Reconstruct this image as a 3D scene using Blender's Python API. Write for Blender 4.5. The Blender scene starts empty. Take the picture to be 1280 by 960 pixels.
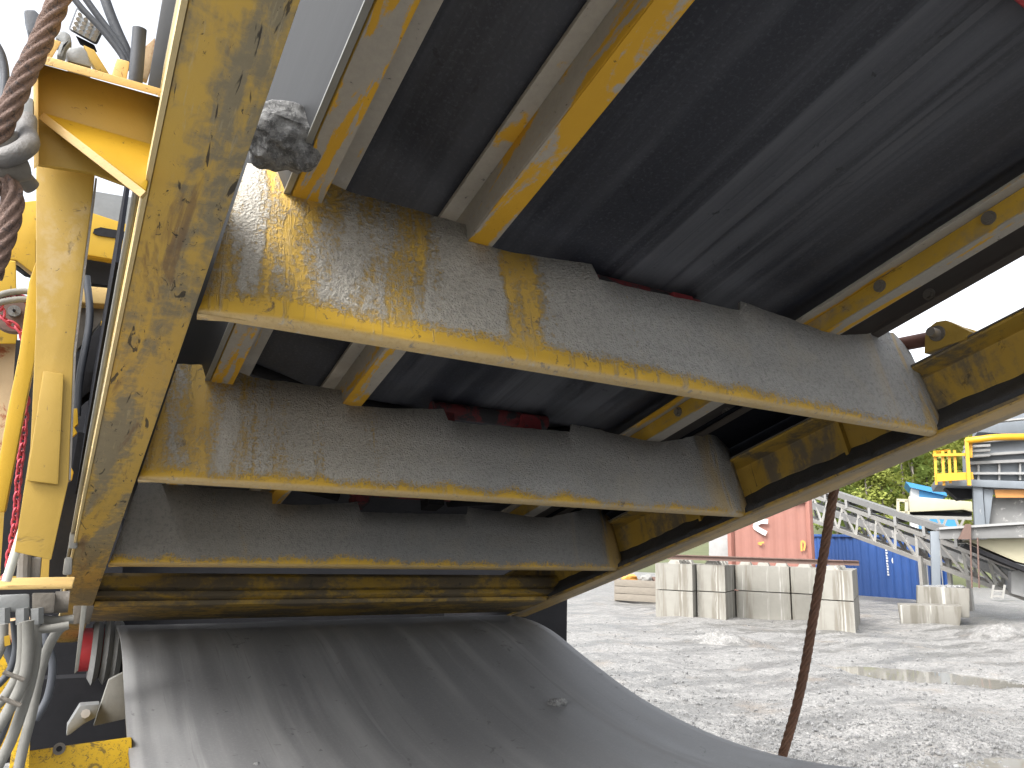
import bpy, bmesh, math, random
import numpy as np
from mathutils import Vector, Matrix, noise as mnoise
R = random.Random(7)
sc = bpy.context.scene
col = sc.collection
# ------------------------------------------------------------------ camera
F = 933.0                                   # focal length in photograph pixels (1280 wide)
CAMZ = 1.6
Wm = Matrix(((0.8605, 0.1304, 0.4925), (-0.5087, 0.1657, 0.8449), (0.0287, -0.9775, 0.2090)))
CAM = Vector((0, 0, CAMZ))
cam_d = bpy.data.cameras.new('camera')
cam_d.sensor_width = 36
cam_d.lens = 36 * F / 1280
cam_d.clip_start = 0.02
cam_d.clip_end = 2000
cam = bpy.data.objects.new('camera', cam_d)
col.objects.link(cam)
r_, d_, f_ = [Wm @ Vector(v) for v in ((1, 0, 0), (0, 1, 0), (0, 0, 1))]
f_.normalize(); r_ = (r_ - f_ * r_.dot(f_)).normalized(); up_ = r_.cross(f_)
rot = Matrix((r_, up_, -f_)).transposed().to_4x4()
cam.matrix_world = Matrix.Translation(CAM) @ rot
sc.camera = cam
# ------------------------------------------------------------------ world, sun, exposure
SUN_EL, SUN_AZ = math.radians(48), math.radians(250)
wd = bpy.data.worlds.new('World'); sc.world = wd; wd.use_nodes = True
wn = wd.node_tree
for n in list(wn.nodes): wn.nodes.remove(n)
sky = wn.nodes.new('ShaderNodeTexSky'); sky.sky_type = 'NISHITA'; sky.sun_disc = False
sky.sun_elevation = SUN_EL; sky.sun_rotation = SUN_AZ; sky.dust_density = 4.0; sky.air_density = 1.0
hs = wn.nodes.new('ShaderNodeHueSaturation'); hs.inputs['Saturation'].default_value = 0.22
hs.inputs['Value'].default_value = 1.0
bg = wn.nodes.new('ShaderNodeBackground'); bg.inputs['Strength'].default_value = 0.15
wo = wn.nodes.new('ShaderNodeOutputWorld')
wn.links.new(sky.outputs[0], hs.inputs['Color']); wn.links.new(hs.outputs[0], bg.inputs['Color'])
wn.links.new(bg.outputs[0], wo.inputs['Surface'])
sd = bpy.data.lights.new('sun', 'SUN'); sd.energy = 1.2; sd.angle = math.radians(25); sd.color = (1, 0.98, 0.95)
so = bpy.data.objects.new('sun', sd); col.objects.link(so)
sdir = Vector((math.sin(SUN_AZ) * math.cos(SUN_EL), math.cos(SUN_AZ) * math.cos(SUN_EL), math.sin(SUN_EL)))
so.rotation_euler = sdir.to_track_quat('Z', 'Y').to_euler()
so.location = (0, 0, 30)
vs = sc.view_settings
vs.view_transform = 'Standard'; vs.look = 'None'; vs.gamma = 1; vs.use_curve_mapping = False
vs.exposure = 1.75
sc.cycles.max_bounces = 7; sc.cycles.diffuse_bounces = 4; sc.cycles.glossy_bounces = 3
# ------------------------------------------------------------------ pixel helpers (directions only)
def ray(x, y): return Wm @ Vector(((x - 640) / F, (y - 480) / F, 1))
def PY(x, y, Y):                              # pixel ray met at world depth Y
    r = ray(x, y); return CAM + r * (Y / r.y)
def G(x, y, z=0.0):
    r = ray(x, y); return CAM + r * ((z - CAMZ) / r.z)
E1 = Vector((0.55, -0.835, 0)).normalized(); E2 = Vector((0.835, 0.55, 0)).normalized(); UZ = Vector((0, 0, 1))
def BP(x, y, b):                              # pixel ray met at yard depth b
    r = ray(x, y); return CAM + r * (b / r.dot(E2))
def YD(a, b, z): return E1 * a + E2 * b + UZ * z
# conveyor frame: t across, l along (down and away), n normal to the frame; unit S metres
S = 0.65; ALPHA = math.radians(16.8)
Lw = Vector((0, math.cos(ALPHA), -math.sin(ALPHA))); Nw = Vector((0, math.sin(ALPHA), math.cos(ALPHA)))
def K(t, l, n): return CAM + S * (Vector((t, 0, 0)) + Lw * l + Nw * n)
def onK(x, y, axis, val):
    r = ray(x, y); q = (r.x, r.dot(Lw), r.dot(Nw)); k = val * S / q[axis]; return CAM + r * k
# ------------------------------------------------------------------ materials
MATS = {}
class NB:
    def __init__(s, name):
        m = bpy.data.materials.new(name); m.use_nodes = True; s.mat = m; s.t = m.node_tree
        s.bsdf = s.t.nodes['Principled BSDF']; s.out = s.t.nodes['Material Output']
        s.tc = s.t.nodes.new('ShaderNodeTexCoord'); MATS[name] = m
        s.geo = None
    def L(s, a, b): s.t.links.new(a, b)
    def setin(s, sock, v):
        if hasattr(v, 'is_output') or isinstance(v, bpy.types.NodeSocket): s.L(v, sock)
        else:
            if sock.type == 'RGBA' and len(v) == 3: v = (*v, 1)
            sock.default_value = v
    def map(s, scale=(1, 1, 1), rot=(0, 0, 0), coord='Object', loc=(0, 0, 0)):
        n = s.t.nodes.new('ShaderNodeMapping'); n.inputs['Scale'].default_value = scale; n.inputs['Rotation'].default_value = rot
        n.inputs['Location'].default_value = loc
        s.L(s.tc.outputs[coord], n.inputs['Vector']); return n.outputs[0]
    def noise(s, vec, scale=5, detail=6, rough=0.6, dist=0.0):
        n = s.t.nodes.new('ShaderNodeTexNoise'); n.inputs['Scale'].default_value = scale; n.inputs['Detail'].default_value = min(detail, 5)
        n.inputs['Roughness'].default_value = rough; n.inputs['Distortion'].default_value = dist
        s.L(vec, n.inputs['Vector']); return n.outputs['Fac']
    def vor(s, vec, scale=20, feature='F1', out='Distance', rnd=1.0):
        n = s.t.nodes.new('ShaderNodeTexVoronoi'); n.feature = feature; n.inputs['Scale'].default_value = scale
        n.inputs['Randomness'].default_value = rnd
        s.L(vec, n.inputs['Vector']); return n.outputs[out]
    def ramp(s, fac, stops):
        n = s.t.nodes.new('ShaderNodeValToRGB'); e = n.color_ramp.elements
        while len(e) < len(stops): e.new(0.5)
        for el, (p, c) in zip(e, stops):
            el.position = p; el.color = (c, c, c, 1) if isinstance(c, (int, float)) else (*c, 1)
        s.L(fac, n.inputs['Fac']); return n.outputs['Color']
    def mix(s, fac, a, b, mode='MIX'):
        n = s.t.nodes.new('ShaderNodeMix'); n.data_type = 'RGBA'; n.blend_type = mode
        s.setin(n.inputs[0], fac); s.setin(n.inputs[6], a); s.setin(n.inputs[7], b); return n.outputs[2]
    def m(s, op, a, b=0.0, c=None, clamp=False):
        n = s.t.nodes.new('ShaderNodeMath'); n.operation = op; n.use_clamp = clamp
        for i, v in enumerate((a, b, c)):
            if v is not None: s.setin(n.inputs[i], v)
        return n.outputs[0]
    def mr(s, v, a, b, c=0.0, d=1.0):
        n = s.t.nodes.new('ShaderNodeMapRange'); n.clamp = True
        n.interpolation_type = 'SMOOTHSTEP'
        for i, x in enumerate((v, a, b, c, d)): s.setin(n.inputs[i], x)
        return n.outputs[0]
    def xyz(s, coord='Object'):
        n = s.t.nodes.new('ShaderNodeSeparateXYZ'); s.L(s.tc.outputs[coord], n.inputs[0]); return n.outputs
    def bump(s, h, strength=0.3, dist=0.01, prev=None):
        n = s.t.nodes.new('ShaderNodeBump'); n.inputs['Strength'].default_value = strength; n.inputs['Distance'].default_value = dist
        s.L(h, n.inputs['Height'])
        if prev is not None: s.L(prev, n.inputs['Normal'])
        return n.outputs['Normal']
    def done(s, color, rough=0.6, metal=0.0, normal=None, spec=0.5):
        s.setin(s.bsdf.inputs['Base Color'], color); s.setin(s.bsdf.inputs['Roughness'], rough)
        s.setin(s.bsdf.inputs['Metallic'], metal); s.bsdf.inputs['Specular IOR Level'].default_value = spec
        if normal is not None: s.L(normal, s.bsdf.inputs['Normal'])
YEL = (0.56, 0.315, 0.02); YELD = (0.36, 0.205, 0.04); DUST = (0.25, 0.237, 0.21); DUSTD = (0.13, 0.125, 0.115); DARK = (0.03, 0.028, 0.026)

def paint(name, base, dust=0.35, wear=0.5, scale=1.0, stretch=(1, 0.25, 1), dustcol=DUST, rough=0.5, dark=DARK):
    b = NB(name)
    v = b.map((1, 1, 1)); vs_ = b.map(stretch)
    n1 = b.noise(vs_, 9 * scale, 8, 0.65, 0.4); n2 = b.noise(v, 45 * scale, 8, 0.7, 0.3); n3 = b.noise(v, 2.6 * scale, 4, 0.6)
    c = b.mix(b.mr(n3, 0.35, 0.7), base, tuple(x * 0.74 for x in base))
    dm = b.mr(b.m('ADD', b.m('MULTIPLY', n1, 0.75), b.m('MULTIPLY', n2, 0.25)), 0.68 - dust * 0.42, 0.80 - dust * 0.38)
    c = b.mix(b.m('MULTIPLY', dm, 0.85), c, dustcol)
    sp = b.noise(b.map((stretch[0] * 1.0, stretch[1], stretch[2])), 60 * scale, 6, 0.75, 1.2)
    wm = b.mr(sp, 0.66 - wear * 0.05, 0.70 - wear * 0.05)
    blot = b.mr(b.noise(v, 13 * scale, 6, 0.7, 1.0), 0.66 - wear * 0.06, 0.74 - wear * 0.05)
    wm = b.m('MAXIMUM', b.m('MULTIPLY', wm, 0.75), b.m('MULTIPLY', blot, 0.7))
    c = b.mix(wm, c, dark)
    nm = b.bump(b.m('ADD', b.m('MULTIPLY', n2, 0.6), b.m('MULTIPLY', wm, -0.5)), 0.25, 0.004)
    b.done(c, b.mix(dm, (rough,) * 3, (0.85,) * 3), 0, nm, 0.4)
    return b.mat
def plain(name, c, rough=0.6, metal=0.0, var=0.25, scale=12, bump=0.15, spots=None, stretch=(1, 1, 1), spec=0.5):
    b = NB(name); v = b.map(stretch)
    n1 = b.noise(v, scale, 8, 0.65); n2 = b.noise(v, scale * 7, 5, 0.6)
    cc = b.mix(n1, tuple(min(1, x * (1 + var)) for x in c), tuple(x * (1 - var) for x in c))
    if spots: cc = b.mix(b.mr(b.noise(v, scale * 1.7, 8, 0.75, 0.6), spots[1], spots[1] + 0.12), cc, spots[0])
    b.done(cc, rough, metal, b.bump(b.m('ADD', n1, n2), bump, 0.004), spec)
    return b.mat
M = {}
# --- left beam: yellow paint scraped grey along its length (object y = along the conveyor)
def beam_mat():
    b = NB('beam_paint'); v = b.map(); vs_ = b.map((1, 0.22, 1)); x, y, z = b.xyz()
    n1 = b.noise(vs_, 11, 8, 0.66, 0.7); n2 = b.noise(v, 40, 8, 0.7, 0.4); n3 = b.noise(v, 5, 5, 0.6, 0.5); ns = b.noise(b.map((1, 0.1, 1)), 120, 5, 0.7)
    c = b.mix(n3, (0.56, 0.36, 0.05), (0.42, 0.285, 0.075))
    dm = b.mr(b.m('ADD', b.m('MULTIPLY', n1, 0.72), b.m('MULTIPLY', n2, 0.28)), 0.44, 0.58)
    c = b.mix(b.m('MULTIPLY', dm, 0.84), c, b.mix(n2, (0.235, 0.225, 0.18), (0.12, 0.118, 0.10)))
    br = b.mr(b.noise(b.map((1, 0.22, 1), loc=(2, 5, 1)), 13, 6, 0.7, 0.8), 0.56, 0.66)
    c = b.mix(b.m('MULTIPLY', br, 0.7), c, (0.16, 0.095, 0.05))
    c = b.mix(b.m('MULTIPLY', b.mr(ns, 0.58, 0.68), 0.45), c, (0.42, 0.36, 0.22))
    sc1 = b.mr(b.noise(b.map((1.0, 0.16, 1), rot=(0, 0, 0.12)), 30, 4, 0.55, 2.6), 0.635, 0.67)
    sc2 = b.mr(b.noise(b.map((1.0, 0.5, 1)), 48, 7, 0.8, 1.6), 0.62, 0.66)
    scr = b.m('MAXIMUM', sc1, sc2)
    c = b.mix(b.m('MULTIPLY', scr, 0.9), c, (0.025, 0.022, 0.02))
    nm = b.bump(b.m('SUBTRACT', b.m('MULTIPLY', n2, 0.5), scr), 0.35, 0.004)
    b.done(c, b.mix(dm, (0.42,) * 3, (0.7,) * 3), 0, nm, 0.45); return b.mat
M['beam'] = beam_mat()
# --- crossbeams: grey dried crust with yellow showing at the lower edge and at the left end
P0 = (1.65, 4.0, 1.0)                        # conveyor coordinates of the frame's origin (units of S)
def cross_mat(name, yel, crust, edge, tone=1.0, patch1=0.0):
    b = NB(name); v = b.map(); x, y, z = b.xyz()
    t = b.m('ADD', b.m('DIVIDE', x, S), P0[0]); n = b.m('ADD', b.m('DIVIDE', z, S), P0[2])
    st = b.noise(b.map((1, 1, 0.16)), 9, 8, 0.68, 0.5); st2 = b.noise(b.map((1, 1, 0.05)), 42, 6, 0.7, 0.3)
    fine = b.noise(v, 90, 8, 0.75); big = b.noise(v, 3.0, 5, 0.6)
    grain = b.vor(v, 210, rnd=1.0); grain2 = b.noise(v, 260, 4, 0.7)
    ycol = b.mix(b.noise(v, 14, 6, 0.65), (0.64, 0.39, 0.025), (0.46, 0.29, 0.06))
    ycol = b.mix(b.m('MULTIPLY', b.mr(b.noise(v, 30, 8, 0.75, 0.5), 0.60, 0.66), 0.8), ycol, (0.10, 0.075, 0.055))
    gcol = b.mix(big, (0.42, 0.415, 0.40), (0.31, 0.31, 0.30))
    gcol = b.mix(b.mr(t, 1.7, 0.7, 0.0, 0.65), gcol, (0.50, 0.46, 0.385))
    gcol = b.mix(b.m('MULTIPLY', b.mr(fine, 0.45, 0.7), 0.5), gcol, (0.165, 0.163, 0.158))
    gcol = b.mix(b.m('MULTIPLY', b.mr(b.noise(v, 7, 6, 0.6, 0.6), 0.5, 0.68), 0.35), gcol, (0.42, 0.39, 0.33))
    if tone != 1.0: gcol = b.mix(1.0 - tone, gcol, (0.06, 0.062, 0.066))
    # left end: paint shows in streaks
    stip = b.noise(v, 150, 3, 0.7)
    wl = b.mr(t, 1.1, 0.5, 0.0, 0.125)
    cent = b.mr(b.m('ABSOLUTE', b.m('SUBTRACT', t, b.m('ADD', 0.99, b.m('MULTIPLY', b.noise(v, 6, 4, 0.7), 0.22)))), 0.10, 0.015, 0.0, patch1)
    f1 = b.m('ADD', b.m('ADD', b.m('MULTIPLY', st, 0.62), b.m('ADD', b.m('MULTIPLY', fine, 0.22), b.m('MULTIPLY', stip, 0.16))), b.m('MULTIPLY', b.m('ADD', wl, cent), yel))
    m1 = b.m('MULTIPLY', b.mr(f1, 0.58, 0.69), b.mr(t, 1.9, 1.2, 0.0, 0.88))
    # lower edge
    ed = b.m('ADD', n, b.m('ADD', b.m('MULTIPLY', b.m('SUBTRACT', b.noise(b.map((1, 1, 0.5)), 7, 5, 0.7, 0.5), 0.5), 0.13), b.m('MULTIPLY', b.m('SUBTRACT', stip, 0.5), 0.10)))
    edge_t = b.mr(t, 1.4, 2.7, edge, 1.022)
    m2 = b.mr(b.m('SUBTRACT', edge_t, ed), -0.02, 0.02)
    m3 = b.m('MULTIPLY', b.mr(t, 2.75, 3.1), b.m('MULTIPLY', b.mr(st, 0.45, 0.58), 0.6))
    mk = b.m('MAXIMUM', b.m('MULTIPLY', m1, yel), b.m('MAXIMUM', m2, m3), clamp=True)
    mk = b.m('MULTIPLY', mk, b.mr(st2, 0.72, 0.55, 0.25, 1.0))
    # grey underside
    und = b.mr(n, 1.016, 1.004)
    mk = b.m('MULTIPLY', mk, b.m('SUBTRACT', 1.0, b.m('MULTIPLY', und, 0.45)))
    c = b.mix(mk, gcol, ycol)
    pit = b.m('MULTIPLY', b.mr(b.noise(v, 26, 8, 0.8, 0.8), 0.665, 0.69), 0.75)
    c = b.mix(pit, c, (0.06, 0.05, 0.045))
    cov = b.m('SUBTRACT', 1.0, mk)
    ripple = b.noise(b.map((1, 1, 1.6)), 120, 3, 0.6, 1.0)
    patch = b.mr(b.noise(v, 3.6, 3, 0.5), 0.38, 0.62)
    h = b.m('ADD', b.m('MULTIPLY', b.m('MULTIPLY', ripple, patch), 1.2), b.m('ADD', b.m('MULTIPLY', grain, 0.7), b.m('MULTIPLY', grain2, 0.5)))
    h = b.m('ADD', b.m('MULTIPLY', b.m('MULTIPLY', h, cov), crust), b.m('MULTIPLY', cov, 0.3))
    h = b.m('MULTIPLY', h, b.m('SUBTRACT', 1.0, b.m('MULTIPLY', und, 0.85)))
    b.done(c, b.mix(mk, (0.93,) * 3, (0.55,) * 3), 0, b.bump(h, 0.8, 0.006), 0.3); return b.mat
M['cross1'] = cross_mat('crossbeam_crust', 1.0, 1.0, 1.06, 1.0, 0.155)
M['cross2'] = cross_mat('crossbeam_crust_fine', 0.95, 0.9, 1.04)
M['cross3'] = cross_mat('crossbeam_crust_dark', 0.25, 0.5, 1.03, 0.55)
M['cross4'] = paint('crossbeam_paint', (0.36, 0.225, 0.03), 0.66, 0.7, 1.0, (0.35, 1, 1), (0.075, 0.07, 0.063))
# --- right beam web: brown yellow with dark runs
M['web'] = paint('web_paint', (0.46, 0.295, 0.05), 0.55, 0.6, 0.8, (1, 1, 0.22), (0.115, 0.105, 0.09))
M['flange'] = paint('flange_paint', (0.46, 0.31, 0.11), 0.55, 0.5, 1.2, (1, 0.15, 1), (0.30, 0.26, 0.20))
def stringer_mat(name, yel, scl=15):
    b = NB(name); v = b.map(); w = b.noise(b.map((1, 0.16, 1), rot=(0, 0, 0.10)), scl, 6, 0.55, 0.9); f = b.noise(v, 80, 7, 0.7)
    yc = b.mix(b.noise(v, 9, 5, 0.6), (0.62, 0.35, 0.02), (0.50, 0.28, 0.03))
    gc = b.mix(f, (0.40, 0.37, 0.31), (0.28, 0.26, 0.23))
    mk = b.mr(b.m('ADD', b.m('MULTIPLY', w, 0.85), b.m('MULTIPLY', f, 0.15)), 0.56 - yel * 0.12, 0.61 - yel * 0.12)
    c = b.mix(mk, gc, yc); c = b.mix(b.m('MULTIPLY', b.mr(f, 0.66, 0.7), 0.7), c, DARK)
    b.done(c, 0.7, 0, b.bump(f, 0.3, 0.003), 0.35); return b.mat
M['str_y'] = stringer_mat('stringer_yellow', 0.9); M['str_m'] = stringer_mat('stringer_mottled', 0.62, 30); M['str_w'] = stringer_mat('stringer_side', 0.35); M['str_t'] = stringer_mat('stringer_tan', 0.30); M['str_g'] = stringer_mat('stringer_dusty', -0.3)
M['str_b'] = paint('stringer_brown', (0.52, 0.325, 0.04), 0.46, 0.35, 0.7, (1, 0.14, 1), (0.17, 0.16, 0.145))
# --- belts
def belt_mat(name, base, streak, amount, rough, sp):
    b = NB(name); v = b.map()
    s1 = b.noise(b.map((1, 0.045, 0.045)), 9, 5, 0.66, 0.12); s2 = b.noise(b.map((1, 0.02, 0.02)), 30, 4, 0.65, 0.08)
    s3 = b.noise(b.map((1, 0.015, 0.015)), 13, 3, 0.5, 0.05)
    f = b.noise(v, 130, 4, 0.7); big = b.noise(b.map((1, 0.5, 0.5)), 1.6, 4, 0.6, 0.3)
    mk = b.m('MULTIPLY', b.mr(b.m('ADD', b.m('MULTIPLY', s1, 0.72), b.m('MULTIPLY', s2, 0.28)), 0.43, 0.62), b.mr(big, 0.32, 0.62, 0.25, 1.0))
    c = b.mix(b.m('MULTIPLY', mk, amount), base, streak)
    c = b.mix(b.m('MULTIPLY', b.mr(s3, 0.64, 0.66), b.mr(big, 0.4, 0.6, 0.1, 0.6)), c, streak)
    c = b.mix(b.m('MULTIPLY', b.mr(b.vor(v, sp), 0.08, 0.03), b.mr(b.noise(v, 6, 4), 0.45, 0.6, 0.0, 0.5)), c, tuple(x * 1.5 for x in streak))
    c = b.mix(b.m('MULTIPLY', b.mr(f, 0.5, 0.7), 0.35), c, streak)
    c = b.mix(b.m('MULTIPLY', b.mr(s2, 0.62, 0.66), 0.3), c, tuple(x * 0.5 for x in base))
    c = b.mix(b.m('MULTIPLY', b.mr(b.noise(v, 16, 4, 0.6, 1.0), 0.66, 0.70), 0.6), c, tuple(x * 0.45 for x in base))
    b.done(c, b.mix(mk, (rough,) * 3, (min(1, rough + 0.25),) * 3), 0, b.bump(b.m('ADD', b.m('MULTIPLY', s2, 0.5), b.m('MULTIPLY', f, 0.5)), 0.2, 0.003), 0.5); return b.mat
M['belt_top'] = belt_mat('belt_rubber', (0.013, 0.0155, 0.024), (0.085, 0.090, 0.104), 0.9, 0.5, 60)
M['belt_low'] = belt_mat('belt_rubber_worn', (0.15, 0.15, 0.152), (0.25, 0.248, 0.243), 0.75, 0.52, 90)
M['skirt'] = plain('skirt_rubber', (0.038, 0.0395, 0.042), 0.6, 0.0, 0.5, 6, 0.1, stretch=(1, 0.1, 1))
M['skirt_d'] = plain('skirt_brown', (0.06, 0.05, 0.042), 0.7, 0, 0.4, 8, 0.2, ((0.16, 0.10, 0.04), 0.6), stretch=(1, 0.2, 1))
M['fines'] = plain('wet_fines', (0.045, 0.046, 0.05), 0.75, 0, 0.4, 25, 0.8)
M['yellow'] = paint('machine_yellow', (0.480, 0.292, 0.020), 0.14, 0.5, 1.0, (1, 1, 0.5))
M['yellow_b'] = paint('bracket_yellow', (0.395, 0.255, 0.046), 0.30, 0.35, 1.0, (1, 1, 1), (0.36, 0.27, 0.14))
M['yellow_e'] = paint('bracket_edge', (0.527, 0.357, 0.128), 0.2, 0.9, 1.6, (1, 1, 1), (0.4, 0.3, 0.2), dark=(0.16, 0.07, 0.03))
M['yellow_s'] = paint('chassis_yellow', (0.561, 0.340, 0.010), 0.06, 2.0, 1.6, (1, 1, 1))
M['cream_edge'] = plain('cream_edge', (0.527, 0.425, 0.221), 0.6, 0, 0.2, 20, 0.1)
M['conduit'] = plain('galvanised_conduit', (0.252, 0.252, 0.231), 0.45, 0.4, 0.2, 20, 0.1)
M['grey_steel'] = plain('grey_steel', (0.195, 0.202, 0.202), 0.5, 0.3, 0.3, 15, 0.2)
M['shackle'] = plain('worn_shackle', (0.12, 0.115, 0.11), 0.6, 0.2, 0.4, 40, 0.4, ((0.10, 0.07, 0.055), 0.6))
M['dirty_steel'] = plain('dirty_steel', (0.15, 0.135, 0.115), 0.7, 0.2, 0.4, 18, 0.4)
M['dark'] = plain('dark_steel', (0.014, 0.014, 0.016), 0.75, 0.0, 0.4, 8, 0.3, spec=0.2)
M['shade_dark'] = plain('shade_black', (0.010, 0.011, 0.015), 0.9, 0.0, 0.4, 8, 0.3, spec=0.1)  # near-black colour standing in for shade on the added blocking sheets
M['black_hose'] = plain('black_hose', (0.05, 0.055, 0.065), 0.55, 0, 0.3, 30, 0.1)
M['hose'] = plain('dusty_hose', (0.179, 0.176, 0.160), 0.8, 0, 0.3, 25, 0.2)
M['rope'] = plain('rusty_wire_rope', (0.12, 0.062, 0.038), 0.75, 0.2, 0.5, 60, 0.5, ((0.05, 0.035, 0.03), 0.55))
M['rope_l'] = plain('weathered_wire_rope', (0.135, 0.085, 0.066), 0.8, 0.0, 0.5, 70, 0.7, ((0.06, 0.045, 0.042), 0.52))
M['red'] = plain('red_paint', (0.36, 0.025, 0.03), 0.55, 0, 0.3, 20, 0.2)
M['red_dull'] = plain('red_dull', (0.17, 0.014, 0.02), 0.7, 0, 0.5, 18, 0.3, ((0.03, 0.02, 0.022), 0.55))
M['red_idler'] = plain('idler_red', (0.13, 0.016, 0.02), 0.7, 0, 0.5, 9, 0.3, ((0.02, 0.02, 0.024), 0.44))
M['chain'] = plain('red_chain', (0.38, 0.04, 0.06), 0.5, 0, 0.35, 40, 0.2, ((0.18, 0.07, 0.05), 0.66))
M['rubber_g'] = plain('grey_rubber', (0.15, 0.15, 0.145), 0.8, 0, 0.3, 15, 0.3)
M['rust'] = plain('rusty_paint', (0.42, 0.30, 0.17), 0.8, 0, 0.3, 10, 0.3, ((0.26, 0.08, 0.03), 0.5))
M['white_rod'] = plain('white_rod', (0.465, 0.465, 0.405), 0.5, 0, 0.12, 15, 0.1)
M['pin'] = plain('bright_pin', (0.45, 0.42, 0.38), 0.35, 0.7, 0.2, 30, 0.1)
M['led'] = plain('led_lens', (0.62, 0.66, 0.70), 0.2, 0, 0.3, 90, 0.4)
M['rusty_tube'] = plain('rusty_tube', (0.15, 0.065, 0.045), 0.6, 0.1, 0.4, 20, 0.3)
def rock_mat(name='rock', a=(0.24, 0.24, 0.235), c2=(0.10, 0.10, 0.10)):
    b = NB(name); v = b.map(); n = b.noise(v, 45, 5, 0.75, 0.4); n2 = b.noise(v, 220, 5, 0.75)
    c = b.mix(b.mr(n, 0.4, 0.62), a, c2); c = b.mix(b.m('MULTIPLY', b.mr(n2, 0.5, 0.68), 0.5), c, tuple(x * 1.8 for x in a))
    b.done(c, 0.9, 0, b.bump(b.m('ADD', n, b.m('MULTIPLY', n2, 0.5)), 0.9, 0.008), 0.2); return b.mat
M['rock'] = rock_mat()
def ground_mat():
    b = NB('gravel_ground'); v = b.map()
    vx = b.vor(v, 34, out='Color'); vd = b.vor(v, 34); v2 = b.vor(v, 90, out='Color'); v2d = b.vor(v, 90)
    sx = b.t.nodes.new('ShaderNodeSeparateXYZ'); b.L(vx, sx.inputs[0]); sy = b.t.nodes.new('ShaderNodeSeparateXYZ'); b.L(v2, sy.inputs[0])
    big = b.noise(v, 0.55, 7, 0.66, 0.6); mid = b.noise(v, 3.2, 7, 0.7, 0.4)
    c = b.mix(sx.outputs[0], (0.15, 0.146, 0.137), (0.30, 0.292, 0.275)); c = b.mix(0.45, c, b.mix(sy.outputs[1], (0.10, 0.098, 0.094), (0.36, 0.35, 0.335)))
    strk = b.noise(b.map((1, 1, 1), rot=(0, 0, 0.99)), 1.0, 4, 0.6)
    trk = b.noise(b.map((0.35, 1.6, 1), rot=(0, 0, 0.75)), 1.1, 5, 0.7, 0.5)
    wet = b.mr(b.m('ADD', b.m('MULTIPLY', big, 0.25), b.m('ADD', b.m('MULTIPLY', trk, 0.5), b.m('MULTIPLY', mid, 0.25))), 0.46, 0.58)
    c = b.mix(b.m('MULTIPLY', wet, 0.85), c, (0.09, 0.087, 0.08))
    cl = b.noise(v, 8, 5, 0.75, 0.3); c = b.mix(b.m('MULTIPLY', b.mr(cl, 0.46, 0.60), 0.35), c, (0.085, 0.084, 0.08))
    c = b.mix(b.m('MULTIPLY', b.mr(b.noise(v, 26, 4, 0.7), 0.56, 0.66), 0.6), c, (0.38, 0.372, 0.35))
    brown = b.mr(b.noise(v, 1.1, 6, 0.65), 0.55, 0.72); c = b.mix(b.m('MULTIPLY', brown, 0.4), c, (0.24, 0.19, 0.14))
    h = b.m('ADD', b.m('MULTIPLY', vd, -1.0), b.m('MULTIPLY', v2d, -0.5))
    nm = b.bump(h, 0.7, 0.02); nm = b.bump(mid, 0.5, 0.08, nm)
    b.done(c, b.mix(wet, (0.75,) * 3, (0.35,) * 3), 0, nm, 0.5); return b.mat
M['ground'] = ground_mat()
def concrete_mat(name, a=(0.26, 0.25, 0.22), st=(0.14, 0.125, 0.10)):
    b = NB(name); v = b.map(); n = b.noise(v, 5, 8, 0.65); f = b.noise(v, 60, 6, 0.7)
    s1 = b.noise(b.map((1, 1, 0.08)), 4.5, 7, 0.65, 0.3)
    c = b.mix(n, a, tuple(x * 0.75 for x in a)); c = b.mix(b.m('MULTIPLY', b.mr(s1, 0.47, 0.62), 0.75), c, st)
    c = b.mix(b.m('MULTIPLY', b.mr(b.noise(b.map((1, 1, 0.06), loc=(3, 1, 0)), 6, 6, 0.6), 0.58, 0.66), 0.8), c, (0.40, 0.395, 0.365))
    b.done(c, 0.85, 0, b.bump(b.m('ADD', n, f), 0.3, 0.01), 0.3); return b.mat
M['concrete'] = concrete_mat('concrete'); M['concrete_d'] = concrete_mat('concrete_old', (0.215, 0.205, 0.18), (0.11, 0.10, 0.08))
M['c_red'] = plain('container_red', (0.238, 0.104, 0.079), 0.6, 0, 0.15, 2.5, 0.1, ((0.30, 0.12, 0.07), 0.62))
M['c_blue'] = plain('container_blue', (0.019, 0.062, 0.21), 0.5, 0, 0.15, 2.0, 0.1)
M['white'] = plain('white_marks', (0.525, 0.525, 0.510), 0.6, 0, 0.1, 9, 0.1)
M['orange_mark'] = plain('orange_marks', (0.55, 0.25, 0.05), 0.6, 0, 0.1, 9, 0.1)
M['galv'] = plain('galvanised_truss', (0.260, 0.254, 0.236), 0.5, 0.25, 0.25, 5, 0.1)
M['plant'] = plain('plant_grey', (0.144, 0.162, 0.180), 0.55, 0.1, 0.25, 3, 0.1, ((0.40, 0.40, 0.38), 0.62), stretch=(1, 1, 0.4))
M['plant_l'] = plain('plant_light', (0.260, 0.260, 0.254), 0.6, 0.1, 0.25, 4, 0.1)
M['plant_dust'] = plain('plant_dusty', (0.150, 0.150, 0.146), 0.8, 0, 0.4, 1.6, 0.2, ((0.36, 0.35, 0.33), 0.55))
M['rail'] = plain('rail_yellow', (0.540, 0.270, 0.007), 0.45, 0, 0.12, 8, 0.05)
M['cream'] = plain('cream_panel', (0.370, 0.343, 0.238), 0.6, 0, 0.12, 3, 0.1)
M['blue_roof'] = plain('blue_roof', (0.021, 0.168, 0.336), 0.5, 0, 0.15, 4, 0.1)
M['orange'] = plain('orange_panel', (0.375, 0.165, 0.038), 0.6, 0, 0.2, 5, 0.1)
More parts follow.
